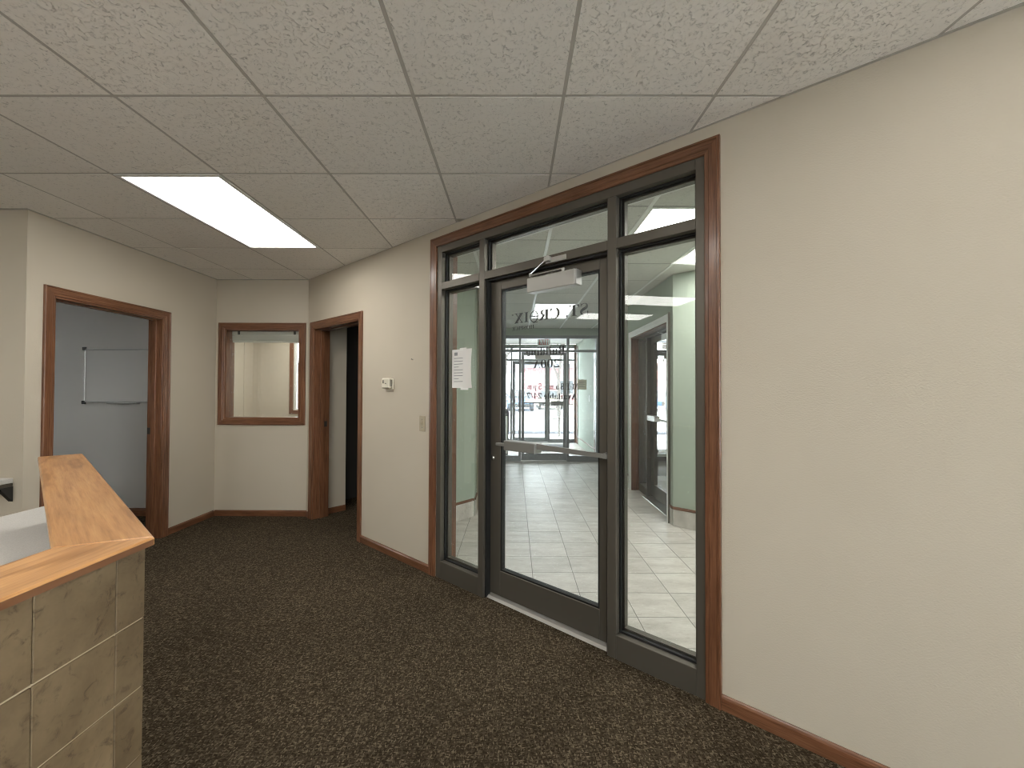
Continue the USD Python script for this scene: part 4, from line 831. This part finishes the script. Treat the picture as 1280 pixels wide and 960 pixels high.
Thing('floor_mat', WORLD, (0.85, 9.9, 0), 'dark grey entrance mat on the vestibule floor', 'floor mat', mesh=bx(0.50, 1.30, 9.35, 10.5, 0.0, 0.012, 0.004), m=M['mat_grey'])
t = Thing('wall_switch', RSIDE, (-9.0, 0, 1.2), 'small white switch plate on the green vestibule wall', 'light switch')
t.part('plate', bx(-9.05, -8.94, -0.006, 0, 1.12, 1.26, 0.002), M['tape']); t.part('toggle', bx(-9.0, -8.99, -0.018, -0.005, 1.18, 1.21, 0.002), M['tape'])
struct('trim_2', RSIDE, (-8.35, 0, 0), bx(-8.41, -8.30, -0.018, 0, 0.0, 2.12, 0.003), M['wood'][2])
struct('trim_3', RSIDE, (-10.70, 0, 0), bx(-10.80, -10.60, -0.018, 0, 0.0, 2.5, 0.003), M['wood'][2])
struct('trim_4', RSIDE, (-9.5, 0, 0), bx(-10.60, -8.41, -0.015, 0, 0.17, 0.20, 0.003), M['wood'][0])

# outer screen
t = struct('door_5', OUTER, (0.6, 0, 0))
for a, b, c, d, nm in ((-0.43, -0.38, 0, 2.52, 'jamb'), (-0.10, -0.052, 0, 2.46, 'mullion'), (0.878, 0.925, 0, 2.46, 'mullion'), (-0.38, 1.56, 2.46, 2.56, 'head'), (-0.38, -0.10, 2.13, 2.175, 'transom_bar'),
                       (-0.052, 0.878, 2.13, 2.175, 'transom_bar'), (0.925, 1.56, 2.13, 2.175, 'transom_bar'), (-0.38, -0.10, 0, 0.10, 'sill_rail'), (0.925, 1.56, 0, 0.10, 'sill_rail')):
    t.part(nm, bx(a, b, 0, D, c, d, 0.002), M['hazed_frame'])
t.part('jamb', bx(1.56, 1.62, 0, D, 0, 2.56, 0.002), M['wood'][2], label='wood-clad jamb')
for a, b in ((-0.38, -0.10), (-0.052, 0.878), (0.925, 1.56)): t.part('pane', bx(a, b, 0.05, 0.056, 2.175, 2.46), M['glass'])
for a, b in ((-0.38, -0.10), (0.925, 1.56)): t.part('pane', bx(a, b, 0.05, 0.056, 0.10, 2.13), M['glass'])
t.part('threshold', bx(-0.052, 0.878, -0.03, 0.14, 0, 0.014, 0.003), M['aluminium'])
t = Thing('outer_entrance_door', OUTER, (0.43, 0.03, 0.018), 'outermost glass door leading outside, its bottom rail catching daylight', 'door')
a0, a1, z0, z1, o0, o1 = -0.049, 0.875, 0.018, 2.125, 0.03, 0.075
t.part('stile', bx(a0, a0 + 0.075, o0, o1, z0, z1, 0.002), M['hazed_frame']); t.part('stile', bx(a1 - 0.075, a1, o0, o1, z0, z1, 0.002), M['hazed_frame'])
t.part('top_rail', bx(a0 + 0.075, a1 - 0.075, o0, o1, z1 - 0.09, z1, 0.002), M['hazed_frame']); t.part('bottom_rail', bx(a0 + 0.075, a1 - 0.075, o0, o1, z0, 0.13, 0.002), M['hazed_frame'])
t.part('glass_pane', bx(a0 + 0.075, a1 - 0.075, 0.050, 0.056, 0.13, z1 - 0.09), M['glass'])

# ------------------------------------------------------------------ outside
struct('ground', mesh=bx(-90, 110, -80, 160, -0.5, -0.06), m=M['snow'])
struct('kerb', mesh=bx(-30, 40, 13.6, 13.85, -0.06, 0.03, 0.02), m=M['roof_grey'])
t = Thing('handrail', WORLD, (1.38, 12.8, 0), 'dark steel handrail outside the entrance doors', 'handrail')
for x in (1.38, 2.5, 3.6): t.part('post', cyl((x, 12.8, -0.06), (x, 12.8, 0.93), 0.028, 10), M['bronze'])
t.part('rail', cyl((1.05, 12.8, 0.93), (3.65, 12.8, 0.93), 0.022, 10), M['bronze'])
t.part('rail', cyl((1.15, 12.8, 0.49), (3.6, 12.8, 0.49), 0.012, 8), M['bronze'])

def building(name, x0, x1, y0, y1, h, label, wall, band, wins, roof_h=0.0):
    t = Thing(name, WORLD, ((x0 + x1) / 2, y0, 0), label, 'building')
    w = sbox(x0, -0.06, x1, h)
    for a, b, c, d in wins: w = w.difference(sbox(a, c, b, d))
    fr = panel(w, y0, y0 + 0.3)
    t.part('wall', cat(fr, bx(x0, x0 + 0.3, y0 + 0.3, y1, -0.06, h), bx(x1 - 0.3, x1, y0 + 0.3, y1, -0.06, h), bx(x0 + 0.3, x1 - 0.3, y1 - 0.3, y1, -0.06, h)), wall)
    for a, b, c, d in wins:
        t.part('window', cat(bx(a, b, y0 + 0.05, y0 + 0.12, c, c + 0.08), bx(a, b, y0 + 0.05, y0 + 0.12, d - 0.08, d), bx(a, a + 0.08, y0 + 0.05, y0 + 0.12, c, d), bx(b - 0.08, b, y0 + 0.05, y0 + 0.12, c, d)), M['lamp_frame'])
        t.part('pane', bx(a, b, y0 + 0.14, y0 + 0.16, c, d), M['car_glass'])
    if roof_h:
        prof = [(y0 - 0.4, h), (y1 + 0.4, h), ((y0 + y1) / 2, h + roof_h)]
        t.part('roof', prism(prof, [(x0 - 0.4, a, b) for a, b in prof], [(x1 + 0.4, a, b) for a, b in prof]), band)
    else:
        t.part('roof', bx(x0 - 0.25, x1 + 0.25, y0 - 0.25, y1 + 0.25, h, h + 0.42, 0.03), band)
building('brick_building', 0.9, 14.0, 42, 54, 3.55, 'low red brick building with grey fascia across the road', M['brickwall'], M['roof_grey'], [(4.2, 6.0, 0.9, 2.4), (8.0, 9.8, 0.9, 2.4)])
building('gabled_house', 17.0, 30.0, 50, 60, 2.6, 'house with red shingle roof seen through the side entrance glass', M['brickwall'], M['roof_red'], [(20, 21.5, 0.9, 2.1)], 2.4)

def car(name, x, y, deg, paint, label, h=1.45, ln=4.4, w=1.78):
    c, s = math.cos(math.radians(deg)), math.sin(math.radians(deg))
    fr = Frame((c, s), (-s, c), 0.0)
    t = Thing(name, fr, (x * c + y * s, -x * s + y * c, -0.06), label, 'car', 'cars parked across the road')
    ox, oy, oz = t.o
    k = ln / 4.4; a = w / 2
    body = [(-2.2, 0.28), (2.2, 0.28), (2.2, 0.62), (2.05, 0.78), (1.15, 0.88), (-1.55, 0.92), (-2.1, 0.86), (-2.2, 0.62)]
    cab = [(1.10, 0.88), (0.45, h - 0.04), (0.1, h), (-0.95, h), (-1.25, h - 0.05), (-1.75, 0.90)]
    def side(P, hw, hw2):
        zs = [q[1] for q in P]; lo, hi = min(zs), max(zs)
        f = lambda z: hw + (hw2 - hw) * (z - lo) / (hi - lo)
        return prism(P, [(ox + px * k, oy - f(pz), oz + pz) for px, pz in P], [(ox + px * k, oy + f(pz), oz + pz) for px, pz in P])
    b_ = t.part('body', side(body, a, a - 0.05), paint, smooth=20)
    t.part('cabin', side(cab, a - 0.08, a - 0.25), M['car_glass'])
    rf = [(0.50, h - 0.05), (0.1, h + 0.012), (-0.95, h + 0.012), (-1.30, h - 0.06)]
    t.part('roof', side(rf, a - 0.23, a - 0.24), paint, under=b_)
    for px in (-1.35, 1.38):
        for sy in (-1, 1):
            wv = t.part('wheel', cyl((ox + px * k, oy + sy * (a - 0.20), oz + 0.32), (ox + px * k, oy + sy * (a + 0.005), oz + 0.32), 0.32, 18), M['rubber'])
            t.part('hub', cyl((ox + px * k, oy + sy * (a + 0.004), oz + 0.32), (ox + px * k, oy + sy * (a + 0.015), oz + 0.32), 0.2, 14), M['aluminium'], under=wv)
    for sy in (-1, 1):
        t.part('headlight', bx(ox + 2.14 * k, ox + 2.215 * k, oy + sy * (a - 0.28) - 0.18, oy + sy * (a - 0.28) + 0.18, oz + 0.58, oz + 0.72, 0.01), M['tape'])
        t.part('tail_light', bx(ox - 2.215 * k, ox - 2.14 * k, oy + sy * (a - 0.22) - 0.14, oy + sy * (a - 0.22) + 0.14, oz + 0.62, oz + 0.80, 0.01), M['red_sign'])
    t.part('bumper', bx(ox + 2.15 * k, ox + 2.26 * k, oy - a + 0.05, oy + a - 0.05, oz + 0.30, oz + 0.50, 0.02), M['dark'])
    return t
car('parked_car', 0.42, 29.5, -90, M['car_blue'], 'blue car parked end-on, seen through the vestibule doors')
car('parked_car', 2.65, 32.0, -90, M['car_cream'], 'cream car parked beside the blue one', 1.4)
car('parked_car', -2.0, 45.0, 10, M['car_grey'], 'grey-lilac car far across the lot at left', 1.9, 5.0)
car('parked_car', 10.3, 30.0, 80, M['car_blue'], 'blue car glimpsed through the side entrance glass')

def tree(x, y, h, seed, label):
    r = random.Random(seed); segs = []
    def grow(p, d, ln, rad, lv):
        q = p + d * ln; segs.append((p, q, rad, rad * 0.68, lv))
        if lv >= 5: return
        for k in range(2 if lv else 3) if lv < 4 else range(2):
            ax = np.array([r.uniform(-1, 1), r.uniform(-1, 1), r.uniform(-0.25, 0.5)])
            nd = d + ax * 0.62; nd /= np.linalg.norm(nd)
            grow(q, nd, ln * r.uniform(0.62, 0.82), rad * 0.62, lv + 1)
        if lv < 3: grow(q, (d + np.array([r.uniform(-.2, .2), r.uniform(-.2, .2), 0.1])) / 1.05, ln * 0.75, rad * 0.68, lv + 1)
    grow(np.array([x, y, -0.06]), np.array([0, 0, 1.0]), h * 0.27, h * 0.017, 0)
    t = Thing('bare_tree', WORLD, (x, y, -0.06), label, 'tree', 'bare winter trees outside')
    t.part('trunk', cat(*[cyl(a, b, c, 8, d) for a, b, c, d, lv in segs if lv == 0]), M['bark'])
    t.part('branch', cat(*[cyl(a, b, c, 5, d) for a, b, c, d, lv in segs if lv > 0]), M['bark'])
tree(-0.75, 33, 8.5, 3, 'bare tree seen at the left side of the far entrance')
tree(2.45, 23, 7.5, 5, 'bare tree before the brick building, right of the far door')
tree(9.3, 26, 8.0, 8, 'bare tree seen through the side entrance glass')
tree(-7.6, 14.5, 6.5, 11, 'bare tree outside the window of the back office')
